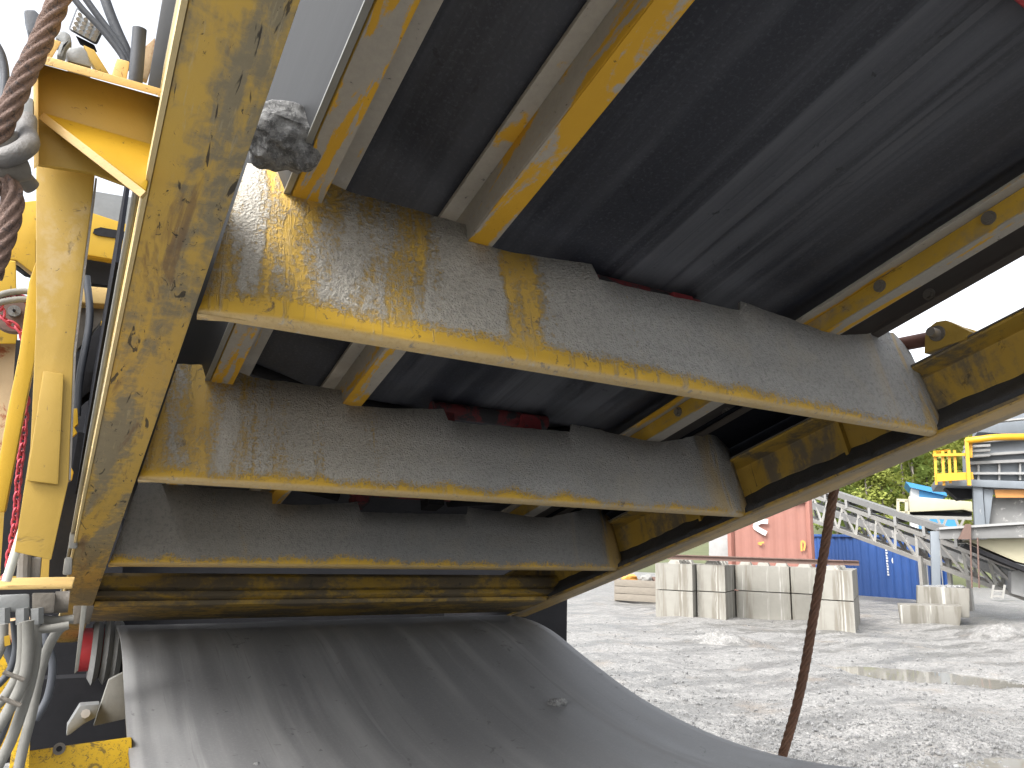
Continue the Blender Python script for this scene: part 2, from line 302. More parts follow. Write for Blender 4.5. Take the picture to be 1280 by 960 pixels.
M['rust_rail'] = plain('rusty_girder', (0.12, 0.075, 0.06), 0.75, 0.1, 0.35, 8, 0.3)
M['timber'] = plain('old_timber', (0.180, 0.158, 0.128), 0.85, 0, 0.35, 8, 0.3, stretch=(1, 1, 5))
M['bark'] = plain('bark', (0.16, 0.14, 0.12), 0.9, 0, 0.4, 6, 0.3)
M['hill'] = plain('hill_grass', (0.085, 0.095, 0.04), 0.9, 0, 0.4, 0.5, 0.3)
def leaf_mat(name, c):
    b = NB(name); oi = b.t.nodes.new('ShaderNodeObjectInfo'); g = b.noise(b.map(), 1.3, 4, 0.6)
    cc = b.mix(g, tuple(x * 1.35 for x in c), tuple(x * 0.6 for x in c))
    cc = b.mix(b.m('MULTIPLY', oi.outputs['Random'], 0.5), cc, (0.27, 0.29, 0.06))
    b.bsdf.inputs['Transmission Weight'].default_value = 0
    b.bsdf.inputs['Subsurface Weight'].default_value = 0
    b.done(cc, 0.65, 0, None, 0.2)
    tr = b.t.nodes.new('ShaderNodeBsdfTranslucent'); b.L(cc, tr.inputs[0]); ms = b.t.nodes.new('ShaderNodeMixShader'); ms.inputs[0].default_value = 0.35
    b.L(b.bsdf.outputs[0], ms.inputs[1]); b.L(tr.outputs[0], ms.inputs[2]); b.L(ms.outputs[0], b.out.inputs['Surface']); return b.mat
M['leaf_a'] = leaf_mat('leaves_light', (0.30, 0.34, 0.09)); M['leaf_b'] = leaf_mat('leaves_mid', (0.20, 0.26, 0.07)); M['leaf_c'] = leaf_mat('needles_dark', (0.09, 0.135, 0.05))
def water_mat():
    b = NB('puddle_water'); n = b.noise(b.map(), 6, 3, 0.5)
    b.done((0.20, 0.19, 0.165), 0.06, 0, b.bump(n, 0.03, 0.01), 0.6); return b.mat
M['water'] = water_mat()
# ------------------------------------------------------------------ objects
WM = {}
def _finish(o, parent, kind=None):
    col.objects.link(o)
    if parent is not None: o.parent = parent
def tagp(o, label=None, cat=None, group=None, kind=None):
    for k, v in (('label', label), ('category', cat), ('group', group), ('kind', kind)):
        if v: o[k] = v
    return o
def thing(name, label, cat, base, group=None, mat=None):
    o = bpy.data.objects.new(name, None); o.empty_display_size = 0.1
    m = mat if mat is not None else Matrix.Translation(base)
    o.matrix_world = m; WM[o] = m.copy(); col.objects.link(o); return tagp(o, label, cat, group)
def to_mesh(name, bm, mat, smooth=None):
    bmesh.ops.recalc_face_normals(bm, faces=bm.faces[:])
    me = bpy.data.meshes.new(name); bm.to_mesh(me); bm.free()
    me.materials.append(M[mat] if isinstance(mat, str) else mat)
    if smooth is not None:
        me.shade_smooth(); me.set_sharp_from_angle(angle=smooth)
    return me
def bev(bm, w, seg=1, ang=0.5):
    es = [e for e in bm.edges if len(e.link_faces) == 2 and e.calc_face_angle(0) > ang]
    bmesh.ops.bevel(bm, geom=es, offset=w, segments=seg, affect='EDGES', profile=0.6, clamp_overlap=True)
def part(name, bm, mat, parent, bevel=0, smooth=None, label=None, kind=None):
    if bevel: bmesh.ops.recalc_face_normals(bm, faces=bm.faces[:]); bev(bm, bevel, 2)
    w = WM[parent]; bm.transform(w.inverted())
    o = bpy.data.objects.new(name, to_mesh(name, bm, mat, smooth if smooth is not None else (0.6 if bevel else None)))
    _finish(o, parent); WM[o] = w; return tagp(o, label, kind=kind)
def single(name, bm, mat, label=None, cat=None, group=None, kind=None, bevel=0, smooth=None, origin=None, mw=None):
    if bevel: bmesh.ops.recalc_face_normals(bm, faces=bm.faces[:]); bev(bm, bevel, 2)
    if mw is None:
        if origin is None:
            c = [Vector(v.co) for v in bm.verts]; lo = [min(p[i] for p in c) for i in range(3)]; hi = [max(p[i] for p in c) for i in range(3)]
            origin = Vector(((lo[0] + hi[0]) / 2, (lo[1] + hi[1]) / 2, lo[2]))
        mw = Matrix.Translation(origin)
    bm.transform(mw.inverted())
    o = bpy.data.objects.new(name, to_mesh(name, bm, mat, smooth if smooth is not None else (0.6 if bevel else None)))
    o.matrix_world = mw; _finish(o, None); WM[o] = mw.copy(); return tagp(o, label, cat, group, kind)
def NBm(): return bmesh.new()
def hexa(bm, p):                              # 8 points: bottom 4, top 4
    v = [bm.verts.new(q) for q in p]
    for f in ((0, 3, 2, 1), (4, 5, 6, 7), (0, 1, 5, 4), (1, 2, 6, 5), (2, 3, 7, 6), (3, 0, 4, 7)): bm.faces.new([v[i] for i in f])
    return bm
def box(bm, c, ax, ay, az, sx, sy, sz):
    c = Vector(c); a, b_, d = ax * sx / 2, ay * sy / 2, az * sz / 2
    return hexa(bm, [c - a - b_ - d, c + a - b_ - d, c + a + b_ - d, c - a + b_ - d, c - a - b_ + d, c + a - b_ + d, c + a + b_ + d, c - a + b_ + d])
def wbox(x0, x1, y0, y1, z0, z1, bm=None):
    bm = bm or NBm()
    return hexa(bm, [Vector(q) for q in ((x0, y0, z0), (x1, y0, z0), (x1, y1, z0), (x0, y1, z0), (x0, y0, z1), (x1, y0, z1), (x1, y1, z1), (x0, y1, z1))])
def kbox(t0, t1, l0, l1, n0, n1, bm=None):
    bm = bm or NBm()
    return hexa(bm, [K(*q) for q in ((t0, l0, n0), (t1, l0, n0), (t1, l1, n0), (t0, l1, n0), (t0, l0, n1), (t1, l0, n1), (t1, l1, n1), (t0, l1, n1))])
def prism(pts, vec, bm=None):
    bm = bm or NBm(); vec = Vector(vec)
    a = [bm.verts.new(p) for p in pts]; b_ = [bm.verts.new(Vector(p) + vec) for p in pts]; n = len(a)
    bm.faces.new(a); bm.faces.new(b_[::-1])
    for i in range(n): bm.faces.new((a[i], b_[i], b_[(i + 1) % n], a[(i + 1) % n]))
    return bm
def pxY(poly, Y, th, bm=None): return prism([PY(x, y, Y) for x, y in poly], (0, th, 0), bm)
def pxB(poly, b, th, bm=None): return prism([BP(x, y, b) for x, y in poly], E2 * th, bm)
def spline(pts, n=8):
    pts = [Vector(p) for p in pts]; q = [pts[0] * 2 - pts[1]] + pts + [pts[-1] * 2 - pts[-2]]; out = []
    for i in range(1, len(q) - 2):
        for k in range(n):
            u = k / n; a, b_, c, d = q[i - 1:i + 3]
            out.append(0.5 * ((2 * b_) + (c - a) * u + (2 * a - 5 * b_ + 4 * c - d) * u * u + (3 * b_ - a - 3 * c + d) * u ** 3))
    out.append(pts[-1]); return out
def tube(pts, r, seg=10, bm=None, lobes=0, pitch=0.1, depth=0.2):
    bm = bm or NBm(); pts = [Vector(p) for p in pts]; n = len(pts); rr = r if callable(r) else (lambda i: r)
    t = (pts[1] - pts[0]).normalized(); u = t.orthogonal().normalized(); dist = 0; rings = []
    for i, p in enumerate(pts):
        t2 = (pts[min(i + 1, n - 1)] - pts[max(i - 1, 0)]).normalized()
        u = (u - t2 * u.dot(t2)).normalized(); v = t2.cross(u)
        if i: dist += (p - pts[i - 1]).length
        ph = 2 * math.pi * dist / pitch
        ring = []
        for k in range(seg):
            a = 2 * math.pi * k / seg; q = rr(i)
            if lobes: q *= 1 - depth + depth * abs(math.cos(lobes / 2 * (a - ph)))
            ring.append(bm.verts.new(p + (u * math.cos(a) + v * math.sin(a)) * q))
        rings.append(ring)
    for A, B in zip(rings, rings[1:]):
        for k in range(seg): bm.faces.new((A[k], A[(k + 1) % seg], B[(k + 1) % seg], B[k]))
    bm.faces.new(rings[0][::-1]); bm.faces.new(rings[-1]); return bm
def bar(a, b_, w, h=None, bm=None, upv=UZ):
    bm = bm or NBm(); a, b_ = Vector(a), Vector(b_); d = b_ - a; ln = d.length; d.normalize()
    s_ = d.cross(upv)
    if s_.length < 1e-3: s_ = d.cross(Vector((1, 0, 0)))
    s_.normalize(); u = s_.cross(d); return box(bm, (a + b_) / 2, d, s_, u, ln, w, h or w)
def resample(pts, step):
    pts = [Vector(p) for p in pts]; out = [pts[0]]; acc = 0
    for a, b_ in zip(pts, pts[1:]):
        ln = (b_ - a).length; k = step - acc
        while k < ln: out.append(a.lerp(b_, k / ln)); k += step
        acc = ln - (k - step)
    return out
def lump(c, rx, ry, rz, seed=0, sub=3, amp=0.25, fr=1.6, bm=None):
    bm2 = bmesh.new(); bmesh.ops.create_icosphere(bm2, subdivisions=sub, radius=1)
    for v in bm2.verts:
        p = v.co.copy(); k = 1 + amp * mnoise.noise(p * fr + Vector((seed * 7.3, seed, 1))) + amp * 0.45 * mnoise.noise(p * fr * 2.7 + Vector((seed, 4, 2))) + amp * 0.25 * mnoise.noise(p * fr * 6 + Vector((seed, 4, 9)))
        v.co = Vector((p.x * rx, p.y * ry, p.z * rz)) * k + Vector(c)
    return bm2
# ================================================================== GROUND
PUD = []
for (px, py, ra, rb) in ((1215, 849, 1.6, 0.55), (1275, 958, 0.6, 0.4)):
    g_ = G(px, py); PUD.append((g_.dot(E1), g_.dot(E2), ra, rb))
def rut(x, y):
    a = x * E1.x + y * E1.y; b_ = x * E2.x + y * E2.y
    near = max(0, min(1, (b_ - 3) / 3)) * max(0, min(1, (30 - b_) / 6))
    p = Vector((x, y, 0))
    z = 0.05 * mnoise.noise(p * 0.45) + 0.03 * mnoise.noise(p * 1.3 + Vector((5, 2, 0))) + 0.016 * mnoise.noise(p * 3.4)
    q = (a * 0.92 + b_ * 0.38)
    z += 0.06 * math.sin(q * 2.3 + 1.3 * mnoise.noise(p * 0.3)) * (0.5 + 0.5 * mnoise.noise(p * 0.4 + Vector((9, 9, 0))))
    for a0, b0, ra, rb in PUD:
        q2 = ((a - a0) / ra) ** 2 + ((b_ - b0) / rb) ** 2
        if q2 < 1.7: z -= 0.075 * max(0, 1 - q2 / 1.7)
    return z * near - 0.01
def axis(lo, hi, c0, c1, step):
    a = list(np.arange(c0, c1 + 1e-6, step)); d = step; x = c0
    while x > lo: d *= 1.35; x -= d; a.insert(0, x)
    d = step; x = c1
    while x < hi: d *= 1.35; x += d; a.append(x)
    return a
bm = NBm(); xs = axis(-400, 500, -1, 23, 0.16); ys = axis(-400, 500, 1, 22, 0.16)
grid = [[bm.verts.new((x, y, rut(x, y))) for x in xs] for y in ys]
for j in range(len(ys) - 1):
    for i in range(len(xs) - 1): bm.faces.new((grid[j][i], grid[j][i + 1], grid[j + 1][i + 1], grid[j + 1][i]))
single('ground', bm, 'ground', kind='structure', smooth=3.0, origin=Vector((0, 0, 0)))
# puddles
for a0, b0, ra, rb in PUD:
    bm = NBm(); bm.faces.new([bm.verts.new(YD(a0 + 1.25 * ra * math.cos(q), b0 + 1.25 * rb * math.sin(q), -0.030)) for q in np.linspace(0, 6.283, 41)[:-1]])
    single('puddle', bm, 'water', kind='structure', origin=Vector((0, 0, 0)))
# gravel scatter: uncountable
vv, ff = [], []
ico = bmesh.new(); bmesh.ops.create_icosphere(ico, subdivisions=1, radius=1); iv = [v.co.copy() for v in ico.verts]; fi = [[v.index for v in f.verts] for f in ico.faces]
for i in range(15000):
    if i < 9000: px, py = R.uniform(700, 1300), R.uniform(775, 975)
    else: px, py = R.uniform(900, 1300), R.uniform(890, 1000)
    g = G(px, py); d = g.length
    if d > 20: continue
    r = R.uniform(0.003, 0.0085) * (1 + (R.random() ** 10) * 3.0); z = rut(g.x, g.y); o = len(vv)
    sq = [R.uniform(0.6, 1.3) for _ in range(3)]
    for v in iv: vv.append((g.x + v.x * r * sq[0] * R.uniform(.8, 1.2), g.y + v.y * r * sq[1] * R.uniform(.8, 1.2), z + v.z * r * sq[2] + r * 0.35))
    ff += [[k + o for k in f] for f in fi]
me = bpy.data.meshes.new('gravel'); me.from_pydata(vv, [], ff); me.materials.append(rock_mat('gravel_stone', (0.21, 0.209, 0.205), (0.09, 0.09, 0.09)))
go = bpy.data.objects.new('gravel', me); col.objects.link(go); tagp(go, 'loose grey gravel scattered over the yard', 'gravel', kind='stuff')
# ================================================================== HILL AND WOOD
bm = NBm(); A_ = list(np.linspace(-120, 160, 57)); B_ = list(np.linspace(44, 240, 30))
def hill_z(a, b_): return -0.5 + 0.13 * max(0, b_ - 46) + 3.0 * mnoise.noise(Vector((a * 0.02, b_ * 0.02, 3))) * min(1, max(0, (b_ - 50) / 30))
gr = [[bm.verts.new(YD(a, b_, hill_z(a, b_))) for a in A_] for b_ in B_]
for j in range(len(B_) - 1):
    for i in range(len(A_) - 1): bm.faces.new((gr[j][i], gr[j][i + 1], gr[j + 1][i + 1], gr[j + 1][i]))
single('hill', bm, 'hill', kind='structure', smooth=3.0)
def crown_mesh(seed, h, w, kind, leaf):
    rg = random.Random(seed); nn = 1500; vs_, fs = [], []
    clumps = []
    for k in range(26):
        u = rg.random() ** 0.8; zz = h * (0.22 + 0.78 * u)
        if kind == 'conifer': rad = w * (1.05 - u) * 0.9 * rg.uniform(0.5, 1)
        else: rad = w * math.sin(math.pi * min(1, 0.15 + u * 0.83)) * rg.uniform(0.35, 1)
        an = rg.uniform(0, 6.28); clumps.append((math.cos(an) * rad * 0.75, math.sin(an) * rad * 0.75, zz, (0.34 if kind == 'conifer' else 0.42) * w * rg.uniform(0.6, 1.25)))
    for i in range(nn):
        c = clumps[i % len(clumps)]; d = Vector((rg.gauss(0, 1), rg.gauss(0, 1), rg.gauss(0, 1))).normalized() * c[3] * rg.random() ** 0.4
        p = Vector(c[:3]) + Vector((d.x, d.y, d.z * (0.55 if kind == 'conifer' else 0.8))); s_ = rg.uniform(0.10, 0.22)
        a = Vector((rg.gauss(0, 1), rg.gauss(0, 1), rg.gauss(0, .6))).normalized(); b_ = a.orthogonal().normalized(); o = len(vs_)
        vs_ += [p - a * s_, p + b_ * s_ * 0.6, p + a * s_, p - b_ * s_ * 0.6]; fs.append((o, o + 1, o + 2, o + 3))
    me = bpy.data.meshes.new('crown'); me.from_pydata([tuple(v) for v in vs_], [], fs); me.materials.append(M[leaf]); return me
def trunk_mesh(h):
    bm = tube([(0, 0, -0.4), (0.05, 0, h * 0.3), (0.02, 0.05, h * 0.65), (0, 0, h * 0.95)], lambda i: (0.14, 0.11, 0.07, 0.02)[i], 7)
    for k in range(5):
        z = h * (0.35 + 0.1 * k); a = k * 2.4; tube([(0.03, 0, z), (math.cos(a) * 0.9, math.sin(a) * 0.9, z + 0.6)], lambda i: (0.04, 0.015)[i], 5, bm)
    return to_mesh('trunk', bm, 'bark', 1.0)
KINDS = [('deciduous_tree', 'birch', 'leaf_a', 8.5, 1.9, 'pale yellow-green leafy tree in the wood beyond the plant'),
         ('deciduous_tree', 'birch', 'leaf_b', 8.0, 1.8, 'mid-green leafy tree in the wood beyond the plant'),
         ('conifer_tree', 'conifer', 'leaf_c', 10.5, 1.7, 'dark narrow conifer in the wood beyond the plant')]
TM = []
for q, kd in enumerate(KINDS): TM.append([(crown_mesh(40 + q * 5 + v, kd[3], kd[4], kd[1], kd[2]), trunk_mesh(kd[3])) for v in range(3)])
for row, (b_, px0, px1, cnt) in enumerate(((60, 1030, 1235, 17), (66, 1030, 1240, 18), (74, 1025, 1250, 18), (84, 1020, 1260, 18))):
    for i in range(cnt):
        px = px0 + (px1 - px0) * (i + R.uniform(0.1, 0.9)) / cnt; bb = b_ + R.uniform(-2.5, 2.5)
        g = BP(px, 690, bb); a = g.dot(E1); q = R.choices((0, 1, 2), (0.52, 0.26, 0.22))[0]; kd = KINDS[q]
        cm, tm = TM[q][R.randrange(3)]
        sz = R.uniform(0.72, 1.15)
        o = thing(kd[0], kd[5], 'tree', YD(a, bb, hill_z(a, bb)), ('pale leafy trees of the far wood', 'mid-green trees of the far wood', 'dark conifers of the far wood')[q])
        mw = Matrix.Translation(o.location) @ Matrix.Rotation(R.uniform(0, 6.28), 4, 'Z') @ Matrix.Scale(sz, 4)
        o.matrix_world = mw
        for nme, me in (('trunk', tm), ('crown', cm)):
            c = bpy.data.objects.new(nme, me); _finish(c, o)
# ================================================================== YARD: bunker of concrete blocks
def block(a0, a1, b0, b1, z0, z1, label, mat='concrete', nubs=True, group=None, cham=0.03):
    bm = NBm(); d = 0.022
    box(bm, YD((a0 + a1) / 2, (b0 + b1) / 2, (z0 + z1) / 2), E1, E2, UZ, a1 - a0 - d, b1 - b0 - d, z1 - z0 - d)
    bev(bm, cham, 1)
    if nubs:
        la, lb = a1 - a0, b1 - b0; n = max(1, round(max(la, lb) / 0.4))
        for k in range(n):
            f = (k + 0.5) / n
            ca = a0 + la * f if la > lb else (a0 + a1) / 2; cb = b0 + lb * f if lb >= la else (b0 + b1) / 2
            p = YD(ca, cb, z1 - d / 2 + 0.05); r0, r1 = 0.15, 0.10
            hexa(bm, [p + E1 * x * r0 + E2 * y * r0 - UZ * 0.05 for x, y in ((-1, -1), (1, -1), (1, 1), (-1, 1))] + [p + E1 * x * r1 + E2 * y * r1 + UZ * 0.04 for x, y in ((-1, -1), (1, -1), (1, 1), (-1, 1))])
    return single('concrete_block', bm, mat, label, 'concrete block', group or 'stacked concrete bunker blocks')
zb = (-0.05, 0.62, 1.25)
for c, (cn) in enumerate(('bottom', 'top')):
    z0, z1 = zb[c], zb[c + 1]; nb = c == 1
    block(-1.46, -0.66, 17.75, 19.35, z0, z1, f'{cn}-course concrete block at the near right corner of the bunker', nubs=nb)
    block(-1.46, -0.66, 19.36, 21.0, z0, z1, f'{cn}-course concrete block at the back of the bunker\'s right arm', nubs=nb)
    block(-2.12, -1.48, 19.75, 20.5, z0, z1, f'{cn}-course short concrete block of the bunker\'s rear wall beside the right arm', nubs=nb)
    block(-3.42, -2.13, 19.75, 20.5, z0, z1, f'{cn}-course long stained concrete block of the bunker\'s rear wall', nubs=nb)
    block(-4.12, -3.44, 18.55, 20.1, z0, z1, f'{cn}-course concrete block left of the rear wall, set slightly back', nubs=nb)
    block(-5.05, -4.14, 18.25, 19.9, z0, z1, f'{cn}-course concrete block at the far left end of the bunker', nubs=nb)
def girder(p, q, h, w, label):
    bm = NBm(); d = (q - p).normalized(); s_ = d.cross(UZ).normalized(); m_ = (p + q) / 2; ln = (q - p).length
    box(bm, m_ + UZ * (h - 0.01), d, s_, UZ, ln, w, 0.02); box(bm, m_ + UZ * 0.01, d, s_, UZ, ln, w, 0.02); box(bm, m_ + UZ * h / 2, d, s_, UZ, ln, 0.02, h - 0.04)
    return single('steel_girder', bm, 'rust_rail', label, 'girder', 'girders lying on the concrete bunker')
girder(YD(-5.0, 18.6, 1.34), YD(-0.85, 18.4, 1.34), 0.11, 0.12, 'rusty steel girder laid along the front of the concrete bunker')
girder(YD(-4.7, 18.95, 1.34), YD(-0.55, 18.85, 1.34), 0.11, 0.12, 'second rusty girder behind the first, reaching further right over the bunker')
# timber crate left of bunker
tb = thing('timber_crate', 'weathered timber crate with scrap on top, left of the concrete bunker', 'crate', YD(-6.7, 22.9, 0))
for k in range(3): part('plank', box(NBm(), YD(-6.65, 22.4, 0.12 + 0.21 * k), E1, E2, UZ, 1.55, 0.05, 0.195), 'timber', tb, 0.008)
for s_ in (-1, 1): part('side', box(NBm(), YD(-6.65 + s_ * 0.78, 22.9, 0.32), E1, E2, UZ, 0.05, 1.0, 0.62), 'timber', tb)
part('back', box(NBm(), YD(-6.65, 23.4, 0.32), E1, E2, UZ, 1.5, 0.05, 0.62), 'timber', tb)
for k, (da, mt, lab) in enumerate(((-0.45, 'orange_mark', 'small orange scrap lump on the timber crate'), (0.1, 'galv', 'crumpled grey tarp heap on the timber crate'), (0.5, 'rust_rail', 'brown scrap lump at the right of the timber crate'))):
    single('scrap_lump', lump(YD(-6.6 + da, 22.7, 0.66), 0.24, 0.2, 0.14, k + 3, 2, 0.5), mt, lab, 'scrap', 'scrap on the timber crate')
for k in range(4):
    single('rubble_stone', lump(YD(-5.75 + 0.17 * k, 21.6 - 0.2 * k, 0.08), 0.18, 0.16, 0.13, k + 20, 2, 0.4), 'rock', ('grey rubble stone nearest the timber crate', 'second rubble stone from the timber crate', 'third rubble stone from the timber crate', 'rubble stone closest to the bunker\'s left end')[k], 'stone', 'rubble between crate and bunker')
# low heaps of crushed rock
def heap(px, py, w, d, h, seed, label):
    g = G(px, py); bm = NBm(); n = 22; rows = []
    for j in range(n):
        row = []
        for i in range(n):
            u, v = i / (n - 1) * 2 - 1, j / (n - 1) * 2 - 1; rr = math.sqrt(u * u + v * v)
            p = g + E1 * u * w / 2 + E2 * v * d / 2
            z = max(0, 1 - rr) ** 0.8 * h * (1 + 0.5 * mnoise.noise(Vector((u * 3, v * 3, seed)))) + 0.04 * mnoise.noise(Vector((u * 9, v * 9, seed)))
            row.append(bm.verts.new((p.x, p.y, rut(p.x, p.y) + z - 0.05)))
        rows.append(row)
    for j in range(n - 1):
        for i in range(n - 1): bm.faces.new((rows[j][i], rows[j][i + 1], rows[j + 1][i + 1], rows[j + 1][i]))
    return single('gravel_heap', bm, 'ground', label, 'gravel heap', smooth=3.0, group='low gravel heaps in the yard')
heap(908, 803, 1.5, 1.0, 0.22, 1, 'small dark gravel heap in front of the bunker')
heap(1262, 798, 2.2, 2.4, 0.30, 2, 'loose gravel heap right of the concrete footing')
# containers -------------------------------------------------------
def corr_panel(bm, p, d, ln, z0, z1, nrm, wave=0.28, depth=0.045):
    n = int(ln / wave) * 4; prof = (0, 0, 1, 1); prev = None
    for k in range(n + 1):
        x = ln * k / n; o = nrm * depth * prof[k % 4]
        a, b_ = bm.verts.new(p + d * x + o + UZ * z0), bm.verts.new(p + d * x + o + UZ * z1)
        if prev: bm.faces.new((prev[0], a, b_, prev[1]))
        prev = (a, b_)
def container(name, label, p, d, ln, wd_, z0, h, mat, wave=0.28, depth=0.045):
    nrm = d.cross(UZ).normalized()
    if nrm.dot(E2) > 0: nrm = -nrm
    t = thing(name, label, 'container', p + UZ * z0)
    z1 = z0 + h; q = p - nrm * wd_
    for pp, dd, l2, nn in ((p, d, ln, nrm), (q, d, ln, -nrm), (p, -nrm, wd_, -d)):
        bm = NBm(); corr_panel(bm, pp - nn * 0.06, dd, l2, z0 + 0.1, z1 - 0.1, nn, wave, depth); part('side_panel', bm, mat, t)
    for base in (p, q):
        part('bottom_rail', bar(base + UZ * (z0 + 0.07), base + d * ln + UZ * (z0 + 0.07), 0.1, 0.14), mat, t, 0.006)
        part('top_rail', bar(base + UZ * (z1 - 0.05), base + d * ln + UZ * (z1 - 0.05), 0.1, 0.10), mat, t, 0.006)
        for f in (0, ln): part('corner_post', bar(base + d * f + UZ * z0, base + d * f + UZ * (z1 + 0.01), 0.14), mat, t, 0.008)
    part('roof', box(NBm(), (p + q) / 2 + d * ln / 2 + UZ * (z1 - 0.04), d, nrm, UZ, ln - 0.1, wd_ - 0.1, 0.04), mat, t)
    bm = NBm(); dm = (p + q) / 2 + d * (ln - 0.02)
    dr = [part('door', box(NBm(), dm + nrm * s_ * wd_ / 4 + UZ * (z0 + h / 2), d, nrm, UZ, 0.05, wd_ / 2 - 0.12, h - 0.25), mat, t, 0.006) for s_ in (-1, 1)]
    for k, s_ in enumerate((-1, 1)):
        for o in ((-0.25, 0.25) if wd_ < 3 else ()): part('lock_rod', tube([dm + d * 0.06 + nrm * (s_ * wd_ / 4 + o) + UZ * (z0 + 0.15), dm + d * 0.06 + nrm * (s_ * wd_ / 4 + o) + UZ * (z1 - 0.12)], 0.022, 8), 'galv', dr[k])
    return t, nrm
pr = BP(915, 690, 23.2); pr.z = 0; dv_ = ray(965, 690); dr_ = Vector((dv_.y, -dv_.x, 0)).normalized(); r1_ = ray(1014, 690); lr = -(pr.x * r1_.y - pr.y * r1_.x) / (dr_.x * r1_.y - dr_.y * r1_.x)
p_start = pr - dr_ * 0.02
rc, rn = container('shipping_container', 'faded red shipping container standing behind the concrete bunker', p_start, dr_, lr + 0.02, 6.0, 0.35, 2.75, 'c_red', 0.28, 0.012)
def decal(poly, o, b_, mat, name='painted_mark', off=0.0): return part(name, pxB(poly, b_ - 0.10 - off, 0.01), mat, o)
def ribbon_px(pts, w, b_, o, mat):
    pts = spline([Vector((x, y, 0)) for x, y in pts], 5); bm = NBm(); L_, R_ = [], []
    for i, p in enumerate(pts):
        d = (pts[min(i + 1, len(pts) - 1)] - pts[max(i - 1, 0)]).normalized(); n_ = Vector((-d.y, d.x, 0)) * w / 2
        L_.append(bm.verts.new(BP((p + n_).x, (p + n_).y, b_))); R_.append(bm.verts.new(BP((p - n_).x, (p - n_).y, b_)))
    for i in range(len(L_) - 1): bm.faces.new((L_[i], L_[i + 1], R_[i + 1], R_[i]))
    return part('painted_mark', bm, mat, o)
def b_at(px, plane_p, nrm_):
    r = ray(px, 670); k = (plane_p - CAM).dot(nrm_) / r.dot(nrm_); return (r * k).dot(E2) + 0
bR = b_at(948, p_start + rn * 0.012, rn)
ribbon_px([(960, 652), (950, 652), (944, 658), (952, 664), (958, 667)], 6, bR - 0.02, rc, 'white')
ribbon_px([(952, 681), (948, 679), (955, 678)], 2.2, bR - 0.02, rc, 'orange_mark')
bR2 = b_at(1003, p_start + rn * 0.012, rn)
ribbon_px([(1002, 689), (1002, 677), (1006, 679), (1005, 688)], 2.4, bR2 - 0.02, rc, 'orange_mark')
pb0 = G(1010, 747); pb1 = G(1150, 748); pb0 = BP(1010, 735, 34.5); pb1 = BP(1146, 735, 32.5); pb0.z = pb1.z = 0
db = (pb1 - pb0).normalized(); lb = (pb1 - pb0).length
bc, bn = container('shipping_container', 'blue corrugated shipping container with white vertical lettering, behind the truss conveyor', pb0 - db * 1.5, db, lb + 1.5, 2.4, -0.2, 2.55, 'c_blue', 0.30)
bB = b_at(1108, pb0 + bn * 0.012, bn) - 0.02
for k in range(11):                          # vertical row of white characters
    y0 = 683 + k * 3.4; x0 = 1106.2 + k * 0.28
    bm = NBm(); v4 = [bm.verts.new(BP(x0 + dx, y0 + dy, bB)) for dx, dy in ((0, 0), (2.6 if k % 3 else 1.6, 0.2), (2.6, 2.5), (0.4, 2.4))]; bm.faces.new(v4); part('lettering', bm, 'white', bc)
bm = NBm(); bm.faces.new([bm.verts.new(BP(1117 + 2.6 * math.cos(a), 700.5 + 4.0 * math.sin(a), bB)) for a in np.linspace(0, 6.28, 13)[:-1]]); part('round_emblem', bm, 'white', bc)
single('site_cabin', pxB([(886, 668), (913, 664), (913, 720), (886, 720)], 25.0, 2.0), 'plant_l', 'pale grey cabin wall just left of the red container', 'cabin', bevel=0.02)
# truss conveyor ----------------------------------------------------
tr = thing('truss_conveyor', 'galvanised lattice conveyor sloping down to the right in front of blue container', 'conveyor', G(1270, 752))
U1, U2 = BP(1000, 614, 31.5), BP(1272, 711, 23.4); L1, L2 = BP(990, 641, 31.5), BP(1285, 749, 23.4); off = E2 * 0.95 + E1 * 0.30
NPN = 11
for w, o in enumerate((Vector((0, 0, 0)), off)):
    part('chord', bar(U1 + o, U2 + o, 0.11, 0.12), 'galv', tr); part('chord', bar(L1 + o, L2 + o, 0.11, 0.12), 'galv', tr)
    for k in range(NPN):
        f0, f1 = k / NPN, (k + 1) / NPN
        part('brace', bar(U1.lerp(U2, f0) + o, L1.lerp(L2, f0) + o, 0.08), 'galv', tr)
        part('brace', bar(U1.lerp(U2, f0) + o, L1.lerp(L2, f1) + o, 0.07), 'galv', tr)
up = UZ * 0.26
part('carry_belt', hexa(NBm(), [U1 - off * 0.05 + up, U2 - off * 0.05 + up, U2 + off * 1.05 + up, U1 + off * 1.05 + up, U1 - off * 0.05 + up + UZ * 0.2, U2 - off * 0.05 + up + UZ * 0.2, U2 + off * 1.05 + up + UZ * 0.2, U1 + off * 1.05 + up + UZ * 0.2]), 'rubber_g', tr)
ml1, ml2 = U1.lerp(L1, 0.55), U2.lerp(L2, 0.55)
part('return_belt', hexa(NBm(), [ml1, ml2, ml2 + off, ml1 + off, ml1 + UZ * 0.25, ml2 + UZ * 0.25, ml2 + off + UZ * 0.25, ml1 + off + UZ * 0.25]), 'plant_dust', tr)
for k in range(8):
    p = U1.lerp(U2, (k + 0.4) / 8); part('idler_bracket', bar(p - off * 0.06, p + UZ * 0.28 - off * 0.1, 0.08, 0.1), 'plant_l', tr)
    part('idler', tube([p + UZ * 0.2, p + off + UZ * 0.2], 0.07, 8), 'rubber_g', tr)
part('tail_box', pxB([(1264, 714), (1300, 708), (1300, 752), (1264, 742)], 23.2, 1.2), 'plant_l', tr, 0.02)
for px in (1150, 1185): part('support_leg', bar(BP(px, 695, 25.8), Vector((BP(px, 695, 25.8).x, BP(px, 695, 25.8).y, -0.05)), 0.1), 'galv', tr)
